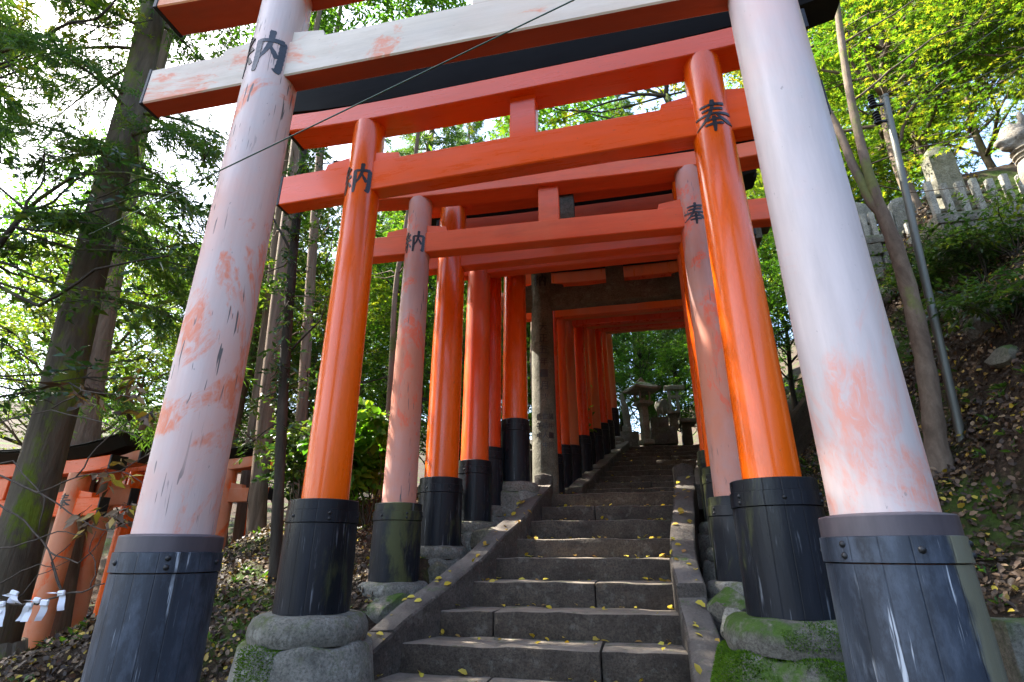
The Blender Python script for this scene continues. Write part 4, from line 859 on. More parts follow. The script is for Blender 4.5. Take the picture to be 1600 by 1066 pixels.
# maple over the second gate, seen through the gap with its bare branches
near_tree('maple_tree', 'maple seen through the gap above the second gate tie beam', 'maple tree', [(1190, 560), (1130, 300), (1070, 210), (1040, 150)], 7.4, [.1, .085, .07, .05],
    [([(1040, 150), (1000, 148), (930, 165), (870, 190)], 7.2, .03, .006), ([(1070, 210), (1010, 190), (950, 185), (890, 170)], 7.4, .03, .006), ([(1000, 148), (960, 130), (900, 150)], 7.2, .015, .004), ([(1040, 150), (1050, 60), (1060, -40)], 7.4, .04, .01)],
    [(1020, 130, 7.6, (.6, .5, .2), .6), (760, 160, 7.6, (.6, .5, .25), .45), (700, 110, 8, (.7, .5, .3), .5), (830, 100, 7.8, (.7, .5, .25), .5), (950, 60, 7.8, (.8, .6, .25), .5), (1060, 20, 7.6, (.7, .6, .25), .6), (1000, 200, 7.8, (.5, .4, .15), .6), (1150, 110, 7.6, (.6, .5, .25), .55), (880, 210, 8.2, (.5, .4, .15), .5), (1150, 220, 7.8, (.5, .4, .2), .5)],
    MAPLE3, M['bark_dark'], M['maple'], 35, dict(dens=75, nlf=8, tl=.3, ls=.10, flat=.85, tspread=.5, twr=.003, shell=.5))
# bright leafy shrubs low on the left
def shrub(label, x, y, Y, h, rad, seed, mat='bush', ls=.11, tpl=WIDE, ntw=40, nlf=7):
    c = px(x, y, Y); b = Vector((c.x, c.y, gz(c.x, c.y))); root = empty('shrub', b); rg = np.random.default_rng(seed); r2 = random.Random(seed); tb = B(); lv = Leaves(); tw = Twigs()
    for k in range(7):
        q = Vector((r2.uniform(-1, 1) * rad, r2.uniform(-1, 1) * rad, h * r2.uniform(.5, 1))); tb.tube([Vector((q.x * .1, q.y * .1, -.06))] + curve_pts(Vector((q.x * .15, q.y * .15, .05)), q, r2, 5, 0, .08), taper(.012, .003, 6), 5)
        lobe(rg, lv, tw, q, (rad * .45, rad * .45, h * .2), ntw, nlf, .18, ls, .6, .1, .5, .5, .5, .003)
    assemble(root, tb, tw, lv, tpl, M['bark_dark'], M[mat]); return tag(root, label, 'shrub', 'shrubs on the left slope')
shrub('bright green shrub between the glossy orange and worn pink pillars', 580, 770, 5.6, 1.05, .45, 41, ls=.13)
shrub('leafy shrub behind the glossy orange sleeve', 470, 830, 6.2, 1.0, .45, 43, 'broad', .085)
shrub('green shrub behind the stone torii pillar', 850, 700, 9.2, 1.3, .6, 46, ls=.12)

for i, (x, y, h, r_, lb) in enumerate([(1545, 440, .55, .45, 'dark fern-like shrub below the round-topped monument'), (1580, 520, .45, .4, 'low shrub on the bank below the stone fox'), (1440, 470, .4, .35, 'low shrub on the bank behind the metal pole'), (1330, 470, .5, .4, 'shrub on the bank just right of the nearest right pillar'), (1590, 400, .6, .45, 'shrub with drooping sprays beside the stone fox')]):
    p = hit(x, y); p = p if p.y < 9 else Vector((px(x, y, 5.6).x, 5.6, 0)); p.z = gz(p.x, p.y)
    root = empty('shrub', p); rg = np.random.default_rng(60 + i); r2 = random.Random(60 + i); tb = B(); lv = Leaves(); tw = Twigs()
    for k in range(9):
        q = Vector((r2.uniform(-1, 1) * r_, r2.uniform(-1, 1) * r_, h * r2.uniform(.35, 1))); tb.tube([Vector((q.x * .1, q.y * .1, -.06))] + curve_pts(Vector((q.x * .15, q.y * .15, .04)), q, r2, 5, -.1, .05), taper(.008, .002, 6), 5)
        lobe(rg, lv, tw, q, (r_ * .5, r_ * .5, h * .14), 26, 9, .22, .06, .8, .25, .45, .4, .5, .002)
    assemble(root, tb, tw, lv, OVAL, M['bark_dark'], M['broad']); tag(root, lb, 'shrub', 'shrubs on the right bank')

# ------------------------------------------------------------------ stones, statues and furniture
def rock_mesh(seed, sub=3, amp=.22, sq=(1, 1, 1)):
    bm = bmesh.new(); bmesh.ops.create_icosphere(bm, subdivisions=sub, radius=1); rg = random.Random(seed); ph = [rg.uniform(0, 9) for _ in range(9)]
    for v in bm.verts:
        x, y, z = v.co; n = math.sin(x * 2.3 + ph[0]) * math.sin(y * 2.1 + ph[1]) + math.sin(z * 2.7 + ph[2] + x) + .5 * math.sin(x * 5 + ph[3]) * math.sin(z * 4.4 + ph[4]) + .3 * math.sin(y * 9 + ph[5] + z * 7)
        v.co *= 1 + amp * n * .5
    for k in range(9):
        d = Vector((rg.uniform(-1, 1), rg.uniform(-1, 1), rg.uniform(-.3, 1))).normalized(); h = rg.uniform(.5, .8)
        for v in bm.verts:
            e = v.co.dot(d) - h
            if e > 0: v.co -= d * e * .97
    for v in bm.verts: v.co = Vector((v.co.x * sq[0], v.co.y * sq[1], v.co.z * sq[2]))
    me = bpy.data.meshes.new('rock'); bm.to_mesh(me); bm.free(); return me
def rock(label, p, size, mat, seed, group='stones beside the stairs'):
    me = rock_mesh(seed, 3, .22, size); me.materials.append(mat); o = link('rock', me, None, p, smooth=28); o.rotation_euler = (0, 0, seed * 1.3)
    return tag(o, label, 'rock', group)
rock('pale pitted rock beside the mossy right-hand base stone', px(1146, 972, 3.55) + Vector((0, 0, -.02)), (.11, .10, .085), M['base'], 1)
rock('brown mossy stone below the third left base stone', px(600, 965, 4.1), (.24, .2, .17), M['mossy'], 2)
rock('flat stone wedged against the left kerb', px(655, 955, 4.15), (.2, .16, .11), M['torii_stone'], 3)
rock('dark stone between the third and fourth left base stones', px(690, 905, 4.75), (.2, .2, .15), M['torii_stone'], 4)
rock('mossy stone under the right-hand worn pink pillar', px(1135, 945, 3.95), (.16, .18, .12), M['mossy'], 5)
rock('mossy stone below the fifth left base stone', px(765, 840, 5.3), (.2, .2, .16), M['torii_stone'], 6)
rock('rounded stone below the seventh left pillar', px(815, 790, 5.9), (.22, .2, .15), M['base'], 7)
for i, (x, y, s_) in enumerate([(1300, 560, .16), (1335, 520, .2), (1395, 545, .14), (1530, 520, .2), (1575, 560, .15), (1440, 500, .22), (1500, 480, .2), (1385, 470, .2), (1330, 460, .22), (1560, 490, .18)]):
    p = hit(x, y)
    if p.y < 12: rock('mossy stone on the right bank, %s of those scattered below the enclosures' % ORD[i], p, (s_, s_ * .8, s_ * .7), M['mossy' if i % 2 else 'shrine'], 20 + i, 'stones on the right bank')
# mossy corner post at the bottom right
c = px(1592, 1030, 2.35); v, f = noisy_block(-.07, .22, -.12, .12, -.55, .12, 9, .006, .05, .015)
tag(B().add(v, f).build('stone_post', M['mossy'], None, (c.x, c.y, c.z), smooth=40), 'mossy square stone post cut off by the bottom right corner', 'stone post')
# walled grave-like enclosures on the right bank
def enclosure(label, Y, x0p, x1p, ywall, yslab, ytop, seed, npost, mono):
    """rubble wall, mossy cap slab, pale posts with rails, a rounded monument behind"""
    a = px(x0p, ywall, Y); x1 = px(x1p, yslab, Y).x; zs = px(x0p, yslab, Y).z; zt = px(x0p, ytop, Y).z; zb = gz(a.x, Y) - .5
    root = tag(empty('stone_enclosure', (a.x, Y, zb)), label, 'stone fence', 'stone enclosures on the right bank'); rg = random.Random(seed); W = x1 - a.x
    h = zs - zb - .12; rows = max(2, int(h / .17)); mesh_pool = []
    for k in range(5):
        v, f = noisy_block(-.5, .5, -.5, .5, -.5, .5, seed + k, .03, .34, .09); mm = bpy.data.meshes.new('wall_stone'); mm.from_pydata([tuple(q) for q in v], [], f); mm.materials.append((M['mossy'], M['torii_stone'], M['mossy'], M['torii_stone'], M['mossy'])[k]); mesh_pool.append(mm)
    for r in range(rows):
        x = -.03 * rg.random()
        while x < W:
            w_ = rg.uniform(.16, .34); o = link('wall_stone', rg.choice(mesh_pool), root, (x + w_ / 2, .1 + rg.uniform(-.02, .02), h * (r + .5) / rows)); o.scale = (w_ * .97, .3, h / rows * .97); x += w_
    v, f = noisy_block(-.04, W, -.06, .34, h, h + .12, seed + 1, .006, .2, .015); B().add(v, f).build('cap_slab', M['mossy'], root, smooth=40)
    ph = zt - zs
    for k in range(npost):
        x = .04 + (W - .1) * k / max(1, npost - 1); hh = ph * rg.uniform(.9, 1.05)
        v, f = noisy_block(-.032, .032, -.03, .03, 0, hh, seed + k, .003, .05, .008); B().add(v, f).build('fence_post', M['pale'], root, (x, .06, h + .119), smooth=40)
    for zz_ in (.3, .72):
        v, f = noisy_block(0, W, .115, .155, h + .12 + ph * zz_ - .02, h + .12 + ph * zz_ + .02, seed + 5, .002, .2, .006); B().add(v, f).build('rail', M['shrine'], root, smooth=40)
    for (mx, mw, mt, my) in mono:
        mxl = px(mx, yslab, Y).x - a.x; top = px(mx, mt, Y + my).z - zb; w2 = mw / 2; n = 10; vs_ = []; fs = []
        outline = [(-w2, h), (-w2 * 1.02, top - w2 * .9)] + [(-w2 * math.cos(t) * 1.0, top - w2 * .9 + w2 * .9 * math.sin(t)) for t in np.linspace(.15, math.pi - .15, n)] + [(w2 * 1.02, top - w2 * .9), (w2, h)]
        o_ = len(outline)
        for dy, sc in ((-.09, .9), (-.06, 1), (.06, 1), (.09, .9)): vs_ += [(mxl + p * sc, my + dy + .01 * math.sin(q * 9), h + (q - h) * (sc * .5 + .5)) for p, q in outline]
        for r in range(3):
            for k in range(o_): fs.append((r * o_ + k, r * o_ + (k + 1) % o_, (r + 1) * o_ + (k + 1) % o_, (r + 1) * o_ + k))
        fs += [tuple(range(o_)), tuple(3 * o_ + k for k in range(o_))]
        B().add(vs_, fs).build('monument', M['shrine'] if mt < 300 else M['base'], root, smooth=50)
    return root
enclosure('right-hand stone enclosure with a tall round-topped monument and pale posts', 5.9, 1492, 1690, 420, 335, 278, 3, 9, [(1532, .29, 224, .35)])
enclosure('left-hand stone enclosure with a brown monument behind the forked tree', 6.9, 1350, 1412, 410, 372, 330, 5, 5, [(1372, .34, 316, .4)])
enclosure('middle stone enclosure between the metal pole and the round-topped monument', 6.7, 1432, 1478, 400, 372, 345, 8, 3, [(1447, .3, 308, .35)])
# stone fox at the right edge, facing the path
def fused(name, blobs, voxel, mat, parent=None, loc=None, smooth_it=6):
    """one continuous surface grown from overlapping ellipsoids (centre, radii)"""
    bm = bmesh.new()
    for c, r in blobs:
        m_ = Matrix.Translation(c) @ Matrix.Diagonal((*r, 1)); bmesh.ops.create_icosphere(bm, subdivisions=3, radius=1, matrix=m_)
    me = bpy.data.meshes.new(name); bm.to_mesh(me); bm.free(); o = bpy.data.objects.new(name, me); COL.objects.link(o)
    md = o.modifiers.new('r', 'REMESH'); md.mode = 'VOXEL'; md.voxel_size = voxel
    ms = o.modifiers.new('s', 'SMOOTH'); ms.iterations = smooth_it; ms.factor = .5
    dg = bpy.context.evaluated_depsgraph_get(); dg.update(); m2 = bpy.data.meshes.new_from_object(o.evaluated_get(dg)); bpy.data.objects.remove(o)
    m2.materials.clear(); m2.materials.append(mat); return link(name, m2, parent, loc, smooth=True)
hp = px(1583, 218, 3.2); fz = gz(hp.x + .35, 3.2)
FX = tag(empty('stone_fox', (hp.x, hp.y, fz)), 'weathered stone fox on a plinth at the right edge, facing the path', 'fox statue')
hz = hp.z - fz
bl = [((.02, 0, hz), (.085, .075, .075)), ((-.03, 0, hz - .015), (.06, .048, .042)), ((-.075, 0, hz - .018), (.035, .032, .026)), ((-.03, 0, hz - .062), (.055, .036, .016)), ((.0, 0, hz + .05), (.06, .06, .05)), ((.05, .045, hz + .11), (.022, .016, .065)), ((.05, -.045, hz + .11), (.022, .016, .065)),
      ((.04, 0, hz - .10), (.062, .065, .10)), ((.06, 0, hz - .24), (.085, .095, .16)), ((.12, 0, hz - .40), (.11, .12, .16)), ((.26, 0, hz - .52), (.17, .135, .15)), ((.35, 0, hz - .60), (.15, .16, .12)), ((.30, .11, hz - .68), (.15, .055, .06)), ((.30, -.11, hz - .68), (.15, .055, .06)),
      ((.48, 0, hz - .45), (.06, .06, .16)), ((.52, 0, hz - .28), (.055, .055, .14))]
for sy in (-.06, .06):
    for k in range(9): bl.append(((.05 - .005 * k, sy, hz - .36 - .045 * k), (.042, .038, .045)))
    bl.append(((.0, sy, hz - .735), (.06, .042, .028)))
body = fused('body', bl, .011, M['fox'], FX)
for sy in (-1, 1):
    me_ = rock_mesh(3, 2, .05, (.013, .008, .010)); me_.materials.append(M['cap']); link('eye', me_, FX, (-.012, sy * .052, hz + .012))
for k in range(5):
    B().lathe([(.070 - .004 * k, 0), (.082 - .002 * k, .008), (.070 - .004 * k, .016)], 20).build('carved_collar', M['fox'], FX, (.042 + .005 * k, 0, hz - .10 - .030 * k), smooth=True)
v, f = noisy_block(-.06, .62, -.2, .2, -.2, hz - .76, 4, .008, .12, .02); B().add(v, f).build('plinth', M['mossy'], FX, smooth=40)
# metal pole with insulators
pb = hit(1500, 690); ptop = px(1383, 152, pb.y + .1)
PO = tag(empty('metal_pole', pb), 'slim grey metal pole standing on the right bank by the forked tree', 'pole')
B().tube([Vector((0, 0, -.2)), (ptop - pb) * .5, ptop - pb], [.031, .030, .028], 16).build('shaft', M['metal'], PO, smooth=50)
tp = ptop - pb
B().lathe([(.029, 0), (.032, .004), (.032, .03), (.014, .04)], 16).build('pole_cap', M['metal'], PO, tp + Vector((0, 0, -.012)), smooth=40)
for k in range(2):
    b = B().box(-.16, .0, -.012, .012, -.012, .012, .003); b.build('bracket', M['cap'], PO, tp + Vector((0, 0, -.08 - .20 * k)))
    B().lathe([(r, z) for j in range(5) for r, z in ((.012, j * .03), (.030, j * .03 + .006), (.026, j * .03 + .016), (.012, j * .03 + .022))], 12).build('insulator', M['cap'], PO, tp + Vector((-.12, 0, -.10 - .20 * k)), smooth=50)
def wire(name, label, pts, r, mat, sag=.04, cat='cable'):
    b = B(); P = []
    for i in range(len(pts) - 1):
        for k in range(10): t = k / 10; q = pts[i].lerp(pts[i + 1], t); q.z -= sag * math.sin(math.pi * t); P.append(q)
    P.append(pts[-1]); o = P[0].copy(); b.tube([p - o for p in P], r, 6); return tag(b.build(name, mat, None, o, smooth=True), label, cat)
wire('hanging_cable', 'thin green cable slung across the front of the nearest gate', [px(128, 372, 3.62), px(345, 266, 1.62), px(895, 1, 1.56), px(1300, -230, 1.5)], .0032, M['cable'], .0)
wire('overhead_wire', 'upper thin dark wire running from the metal pole top to the upper right', [ptop + Vector((-.12, 0, -.03)), px(1690, -60, 5.4)], .004, M['wire'], .12)
wire('overhead_wire', 'lower thin dark wire running from the metal pole to the upper right', [ptop + Vector((-.12, 0, -.22)), px(1700, 20, 5.2)], .004, M['wire'], .12)

# stone lantern at the head of the stairs
def lantern(label, base, s=1., rz=.5):
    root = tag(empty('stone_lantern', base, rz), label, 'stone lantern'); root.scale = (s, s, s)
    for nm, (x, z0, z1, sd_) in {'foot': (.13, 0, .10, 1), 'post': (.075, .10, .80, 2), 'platform': (.165, .84, .90, 3)}.items():
        v, f = noisy_block(-x, x, -x, x, z0, z1, sd_, .003, .06, .012); B().add(v, f).build(nm, M['lantern'], root, smooth=40)
    b = B(); b.add([(-.075, -.075, .80), (.075, -.075, .80), (.075, .075, .80), (-.075, .075, .80), (-.15, -.15, .842), (.15, -.15, .842), (.15, .15, .842), (-.15, .15, .842)], [(0, 1, 5, 4), (1, 2, 6, 5), (2, 3, 7, 6), (3, 0, 4, 7), (0, 1, 2, 3), (4, 5, 6, 7)]); b.build('corbel', M['lantern'], root)
    fb = B()
    for sx in (-1, 1):
        for sy in (-1, 1): fb.box(sx * .11 - .018, sx * .11 + .018, sy * .11 - .018, sy * .11 + .018, .90, 1.14, .003)
    fb.box(-.131, .131, -.131, .131, .899, .925, .004); fb.box(-.131, .131, -.131, .131, 1.125, 1.15, .004); fb.box(-.03, .03, -.03, .03, .925, 1.00, .01)
    fb.build('firebox', M['lantern'], root)
    n = 9; vs_, fs = [], []
    for i in range(n):
        for j in range(n):
            u, v_ = -1 + 2 * i / (n - 1), -1 + 2 * j / (n - 1); m_ = max(abs(u), abs(v_)); vs_.append((u * .30, v_ * .30, 1.15 + .20 * (1 - m_) ** .75 + .035 * (abs(u * v_)) ** 2))
    for i in range(n):
        for j in range(n):
            u, v_ = -1 + 2 * i / (n - 1), -1 + 2 * j / (n - 1); vs_.append((u * .30, v_ * .30, 1.148 + .035 * abs(u * v_) ** 2 - .03 * (max(abs(u), abs(v_)) > .99) * 0))
    for o in (0, n * n):
        for i in range(n - 1):
            for j in range(n - 1): fs.append((o + i * n + j, o + i * n + j + 1, o + (i + 1) * n + j + 1, o + (i + 1) * n + j))
    for i in range(n - 1):
        for a, b2 in (((i, 0), (i + 1, 0)), ((i, n - 1), (i + 1, n - 1)), ((0, i), (0, i + 1)), ((n - 1, i), (n - 1, i + 1))):
            p, q = a[0] * n + a[1], b2[0] * n + b2[1]; fs.append((p, q, q + n * n, p + n * n))
    B().add([(x, y, z + .03 if k < n * n else z - .012) for k, (x, y, z) in enumerate(vs_)], fs).build('roof', M['lantern'], root, smooth=35)
    B().add([(-.09, -.03, 1.36), (.09, -.03, 1.36), (0, -.03, 1.46), (-.09, .03, 1.36), (.09, .03, 1.36), (0, .03, 1.46)], [(0, 1, 2), (3, 5, 4), (0, 1, 4, 3), (1, 2, 5, 4), (2, 0, 3, 5)]).build('ridge_ornament', M['lantern'], root)
    return root
YL = 11.6; lb = px(1010, 693, YL); lz = min(lb.z, gz(lb.x, YL) + .1)
lantern('stone lantern with a hipped roof at the head of the stairs', (lb.x, YL, lb.z - .03), (px(1005, 589, YL).z - lb.z + .03) / 1.47)
# small shrine group beside it
def block_thing(name, label, cat, parts, Y, mat, group=None):
    """parts: (name, x0px, x1px, ytop_px, ybot_px, dy0, dy1)"""
    xs = [px(a, d, Y).x for _, a, _, _, d, *_ in parts]; z = min(px(a, d, Y).z for _, a, _, _, d, *_ in parts); root = tag(empty(name, (xs[0], Y, z)), label, cat, group)
    for k, (nm, a, b_, t, d, y0, y1) in enumerate(parts):
        A, C = px(a, t, Y), px(b_, d, Y); v, f = noisy_block(A.x - xs[0], C.x - xs[0], y0, y1, C.z - z, A.z - z, k + int(a), .006, .12, .012); B().add(v, f).build(nm, mat[k] if isinstance(mat, list) else mat, root, smooth=40)
    return root
MO, SH, PA = M['mossy'], M['shrine'], M['pale']
block_thing('stone_altar', 'tiered mossy stone altar with little posts right of the lantern', 'altar', [('lower_tier', 1016, 1060, 670, 694, -.1, .9), ('upper_tier', 1016, 1046, 652, 670.5, .0, .8), ('fence_post', 1026, 1030, 637, 653, .02, .08), ('fence_post', 1034, 1038, 635, 653, .02, .08), ('fence_post', 1041, 1045, 631, 653, .02, .08), ('side_wall', 1046, 1061, 646, 670, .0, .3), ('side_wall_cap', 1043, 1063, 642.5, 646.5, -.05, .35)], 12.0, [MO, MO, SH, SH, SH, SH, SH])
block_thing('stone_hut', 'small dark roofed stone box right of the altar', 'shrine', [('box', 1065, 1084, 660, 694, 0, .4), ('roof', 1061, 1088, 655, 660.5, -.08, .5)], 12.3, [M['torii_stone'], SH])
block_thing('small_stone_torii', 'little stone torii standing behind the altar', 'torii gate', [('pillar', 1046, 1049, 606, 660, 0, .07), ('pillar', 1058.5, 1061.5, 612, 660, 0, .07), ('tie_beam', 1043, 1064, 618, 622, .005, .065), ('top_rail', 1037, 1070, 603, 608, -.03, .1)], 13.0, SH)
o = link('standing_stone', rock_mesh(61, 3, .1, (.13, .07, .62)), None, px(979, 655, 12.0), smooth=55); o.data.materials.append(SH); o.rotation_euler = (.05, -.10, .4); tag(o, 'leaning mossy standing stone left of the lantern', 'stone')
block_thing('stone_plinth', 'low mossy plinth under the leaning standing stone', 'plinth', [('block', 972, 988, 666, 676, 0, .3), ('foot', 966, 1000, 676, 700, -.1, .5)], 11.8, [SH, MO])
o = link('round_stone', rock_mesh(62, 3, .12, (.17, .15, .22)), None, px(1035, 634, 12.6), smooth=55); o.data.materials.append(MO); tag(o, 'rounded mossy stone on top of the altar', 'stone')

# ------------------------------------------------------------------ bare branches with tied paper strips, bottom left
bb_ = px(-130, 960, 2.2); bb_.z = gz(bb_.x, bb_.y); BR = tag(empty('bare_shrub', bb_), 'bare twiggy shrub at the left edge hung with paper strips', 'shrub'); tb = B(); r2 = random.Random(6)
def br(pts, Y, r0, r1):
    P = [p - bb_ for p in pxpath(pts, Y)]; Q = []
    for i in range(len(P) - 1):
        for k in range(3): Q.append(P[i].lerp(P[i + 1], k / 3) + Vector((r2.uniform(-1, 1), r2.uniform(-1, 1), r2.uniform(-1, 1))) * .006)
    Q.append(P[-1]); tb.tube(Q, taper(r0, r1, len(Q) - 1), 6)
tb.tube([Vector((0, 0, -.1)), px(-110, 900, 2.2) - bb_, px(-80, 820, 2.2) - bb_, px(-60, 740, 2.2) - bb_], [.022, .02, .016, .012], 8)
for pts, r0, r1 in [([(-110, 900), (-30, 930), (20, 945), (60, 943), (100, 930), (140, 920), (163, 912)], .007, .003), ([(-80, 820), (0, 790), (40, 815), (75, 862), (100, 930)], .006, .003), ([(-80, 820), (-10, 740), (60, 770), (120, 745), (190, 735), (250, 700)], .006, .0025), ([(60, 770), (110, 800), (160, 830), (210, 815)], .004, .002),
                    ([(-60, 740), (20, 720), (70, 780), (60, 830)], .005, .002), ([(75, 862), (120, 880), (150, 858), (165, 830)], .004, .002), ([(120, 745), (150, 700), (200, 660), (260, 640)], .004, .002), ([(100, 930), (88, 905), (80, 880), (110, 850)], .0035, .002), ([(140, 920), (150, 890), (140, 860), (150, 830)], .003, .0015),
                    ([(-60, 740), (0, 660), (80, 640), (160, 660), (230, 690)], .005, .002), ([(80, 640), (130, 610), (210, 620), (280, 600)], .004, .002), ([(-30, 930), (20, 900), (60, 880), (90, 890)], .004, .002), ([(-110, 900), (-20, 860), (40, 850), (90, 830), (130, 835)], .005, .002), ([(190, 735), (230, 760), (250, 800)], .0025, .0015), ([(20, 945), (60, 900), (110, 875)], .003, .0015)]: br(pts, 2.3, r0, r1)
lvB = Leaves(); rg = np.random.default_rng(9); twB = Twigs()
for (x, y) in ((150, 800), (185, 790), (165, 740), (240, 640), (215, 600), (250, 690), (120, 610)): lobe(rg, lvB, twB, px(x, y, 2.35) - bb_, (.09, .08, .05), 5, 5, .08, .075, .3, .6, .45, .6, .5, .0015)
tb.build('branches', M['twig'], BR, smooth=True, fix=False); b = B(); twB.into(b); tag(b.build('twigs', M['twig'], BR, fix=False), kind='stuff'); tag(link('dry_leaves', lvB.mesh('dry_leaves', OVAL, M['litter']), BR), kind='stuff')
def strip(label, x, y, tails, ang=0., s=1.):
    """a folded paper slip knotted round a twig: a knot and hanging tails"""
    c = px(x, y, 2.285); b = B(); w_ = .012 * s
    b.box(-.016 * s, .016 * s, -.008, .006, -.012 * s, .012 * s, .004)
    for (dx, L, tw_) in tails:
        vs_, fs = [], []; n = 6
        for i in range(n + 1):
            t = i / n; cx_ = dx * t; cz = -L * t; cy = -.006 + .010 * math.sin(t * 4 + dx * 50); ww = w_ * (1 + .15 * t); a = tw_ * t
            for sx in (-1, 1):
                for th in (0, .0012): vs_.append((cx_ + sx * ww * math.cos(a), cy + sx * ww * math.sin(a) + th, cz))
        for i in range(n):
            o = 4 * i; fs += [(o, o + 2, o + 6, o + 4), (o + 1, o + 5, o + 7, o + 3), (o, o + 4, o + 5, o + 1), (o + 2, o + 3, o + 7, o + 6)]
        fs += [(0, 1, 3, 2), (4 * n, 4 * n + 2, 4 * n + 3, 4 * n + 1)]; b.add(vs_, fs)
    o = b.build('paper_strip', M['paper'], None, c, smooth=30); o.rotation_euler = (0, ang, .3); return tag(o, label, 'paper strip', 'paper strips tied to the bare shrub')
strip('white paper strip with a long tail at the very left edge', 3, 944, [(.012, .10, .5), (-.01, .04, .2)], -.15)
strip('bunched white paper strip tied high on the bare shrub', 22, 928, [(.045, .028, .4), (-.03, .02, .3), (.02, .035, 1.)], .3, 1.2)
strip('white paper strip with two spread tails in the middle of the row', 46, 946, [(-.025, .066, .5), (.006, .068, .3)], 0)
strip('twisted white paper strip with a single broad tail', 70, 942, [(.004, .075, 1.2)], .05, 1.15)
strip('short white paper strip lying along the twig beside the twisted one', 58, 938, [(-.05, .012, .3)], .2)
strip('rightmost white paper strip near the nearest left sleeve', 96, 927, [(-.055, -.008, .3), (.02, .075, .9)], -.1)

# ------------------------------------------------------------------ loose cover: litter, fallen leaves, moss, herbs
rg = np.random.default_rng(2024)
def on_ground(n, x0, x1, y0, y1):
    x = rg.uniform(x0, x1, n); y = rg.uniform(y0, y1, n); xc = np.interp(y, CYs, CXs); k = np.abs(x - xc) > 1.32; x, y = x[k], y[k]
    e = .03; z = ground(x, y); nrm = unit(np.stack([-(ground(x + e, y) - z) / e, -(ground(x, y + e) - z) / e, np.ones_like(x)], 1)); return np.stack([x, y, z], 1), nrm
def spread(lv, P, N, size, tlo, thi, lift=.012, tilt=.35, power=1.):
    n = len(P); D = unit(rg.normal(size=(n, 3))); lv.add(P + N * (lift * rg.random((n, 1)) + .004), D - N * (np.sum(D * N, 1, keepdims=True)) + N * rg.normal(size=(n, 1)) * tilt, N + rg.normal(size=(n, 3)) * tilt, size * (.6 + .7 * rg.random(n)), tlo + (thi - tlo) * rg.random(n) ** power)
lv = Leaves()
for (n, a) in ((36000, (-6.5, -1.6, 1.2, 8)), (32000, (.8, 4.6, .8, 7.5)), (5000, (-9, -3, 5, 12)), (3500, (-4.6, -1.6, 1.6, 4.4)), (3000, (.8, 2.6, 1.5, 5.))): spread(lv, *on_ground(n, *a), .040, 0, 1, .03, .45, 4.)
me = lv.mesh('leaf_litter', WIDE, M['litter']); tag(link('leaf_litter', me), 'brown and yellow fallen leaves covering both banks', 'leaf litter', kind='stuff')
lv = Leaves(); P = []; N = []
for n in range(-2, 8):
    z = -.5585 + n * .165; y = 3.7075 + n * .3543; L_, R_ = np.interp(y, SL_Y, SL_X), np.interp(y, SL_Y, SR_X); k = 20 if n < 7 else 30
    u = rg.random(k); yy = y + .02 + (.32 if n < 7 else 1.1) * np.where(rg.random(k) < .55, 1 - .18 * rg.random(k), rg.random(k)); u = np.where(rg.random(k) < .3, np.where(rg.random(k) < .5, .12 * u, 1 - .12 * u), u); P.append(np.stack([L_ + (R_ - L_) * u, yy, np.full(k, z + .008)], 1)); N.append(np.tile([0, 0, 1.], (k, 1)))
for n in range(9):
    z = .762 + n * .1248; y = 7.45 + n * .3655; k = 7; P.append(np.stack([-.55 + .178 * (y - 7.4) + 1.25 * rg.random(k), y + .05 + .28 * rg.random(k), np.full(k, z + .008)], 1)); N.append(np.tile([0, 0, 1.], (k, 1)))
for fn, s_, dz in ((lpt, -1, .115), (rpt, 1, .10)):
    k = 46; y = 2.3 + 3.8 * rg.random(k); z_add = np.where(y > 4.09, .165, .10) if s_ > 0 else np.full(k, dz)
    P.append(np.stack([np.array([fn(q)[0] for q in y]) + s_ * .19 * rg.random(k), y, np.array([stair_z(q) for q in y]) + z_add + .006], 1)); N.append(np.tile(unit(np.array([0, -.42, .9])), (k, 1)))
P = np.concatenate(P); N = np.concatenate(N); spread(lv, P, N, .052, 0, 1, .008, .3)
tag(link('fallen_leaves', lv.mesh('fallen_leaves', WIDE, M['yellow'])), 'yellow fallen leaves scattered over the stone steps and kerbs', 'leaves', kind='stuff')
lv = Leaves()
for (n, a) in ((420, (1.1, 4.5, 1.2, 7)), (260, (-5.5, -1.7, 2, 7))):
    Pq, Nq = on_ground(n, *a)
    for p, q in zip(Pq, Nq):
        k = rg.integers(4, 9); d = unit(rg.normal(size=(k, 3)) * [1, 1, .25] + [0, 0, .55]); lv.add(p + d * .03 * rg.random((k, 1)), d, np.tile([0, 0, 1.], (k, 1)) + rg.normal(size=(k, 3)) * .3, .035 + .05 * rg.random(k), rg.random(k))
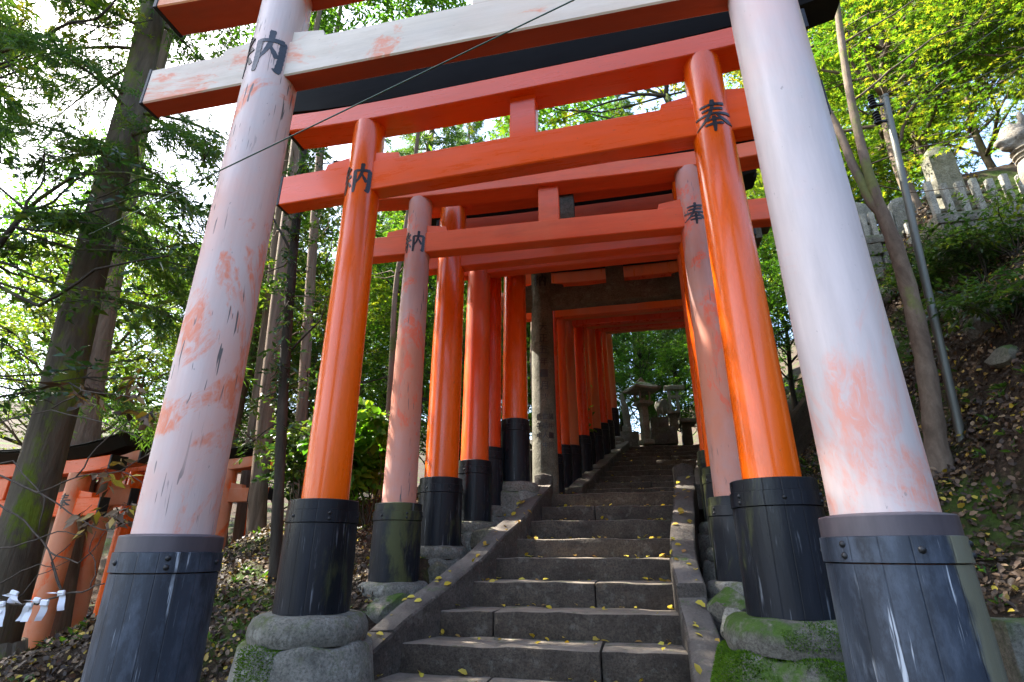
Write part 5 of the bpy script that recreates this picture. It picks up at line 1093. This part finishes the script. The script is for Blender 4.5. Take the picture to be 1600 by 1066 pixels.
tag(link('ground_herbs', lv.mesh('ground_herbs', OVAL, M['herb'])), 'small green herbs sprouting through the leaf litter', 'ground cover', kind='stuff')
BLADE = (np.array([(-.22, 0, 0), (.22, 0, 0), (0, 1, .1)]), np.array([(0, 1, 2)]))
def moss_on(o, n, size, zmin=-.2, seed=0, side=None):
    """short moss blades over the patches of a stone that carry moss"""
    me = o.data; me.calc_loop_triangles(); V = np.array([tuple(v.co) for v in me.vertices]); Tt = np.array([tuple(t.vertices) for t in me.loop_triangles])
    a, b, c = V[Tt[:, 0]], V[Tt[:, 1]], V[Tt[:, 2]]; nn = np.cross(b - a, c - a); ar = np.linalg.norm(nn, axis=1); nn = unit(nn); q = np.random.default_rng(seed)
    i = q.choice(len(Tt), n, p=ar / ar.sum()); u, v = q.random(n), q.random(n); m_ = u + v > 1; u[m_], v[m_] = 1 - u[m_], 1 - v[m_]
    P = a[i] + (b - a)[i] * u[:, None] + (c - a)[i] * v[:, None]; N = nn[i]
    f = vnoise(P[:, 0] * 5 + P[:, 2] * 3, P[:, 1] * 5 + P[:, 2] * 4, 1.0, seed); k = (N[:, 2] > zmin) & (f + .55 * (q.random(n) - .5) > -.12) & (P[:, 1] < .25)
    if side is not None: k &= side(P)
    P, N = P[k], N[k]; l = Leaves(); n = len(P); l.add(P - N * .003, N + q.normal(size=(n, 3)) * .55, q.normal(size=(n, 3)), size * (.6 + .8 * q.random(n)), np.clip(.45 + .3 * f[k] + q.normal(size=n) * .25, 0, 1))
    tag(link('moss', l.mesh('moss', BLADE, M['moss']), o.parent if o.parent and o.parent.parent else o, o.location if o.parent and o.parent.parent else None), kind='stuff')
for o in [q for q in bpy.data.objects if q.name.split('.')[0] == 'base_stone' and q.parent in (G2, G3)]:
    right = o.location.x > 0; pl = o.children[0]
    if o.parent is G2:
        moss_on(pl, 110000 if right else 60000, .014, -.3, 3 + right, None if right else (lambda P: P[:, 0] < .05))
        if right: moss_on(o, 40000, .012, -.3, 8, lambda P: P[:, 0] > -.12)
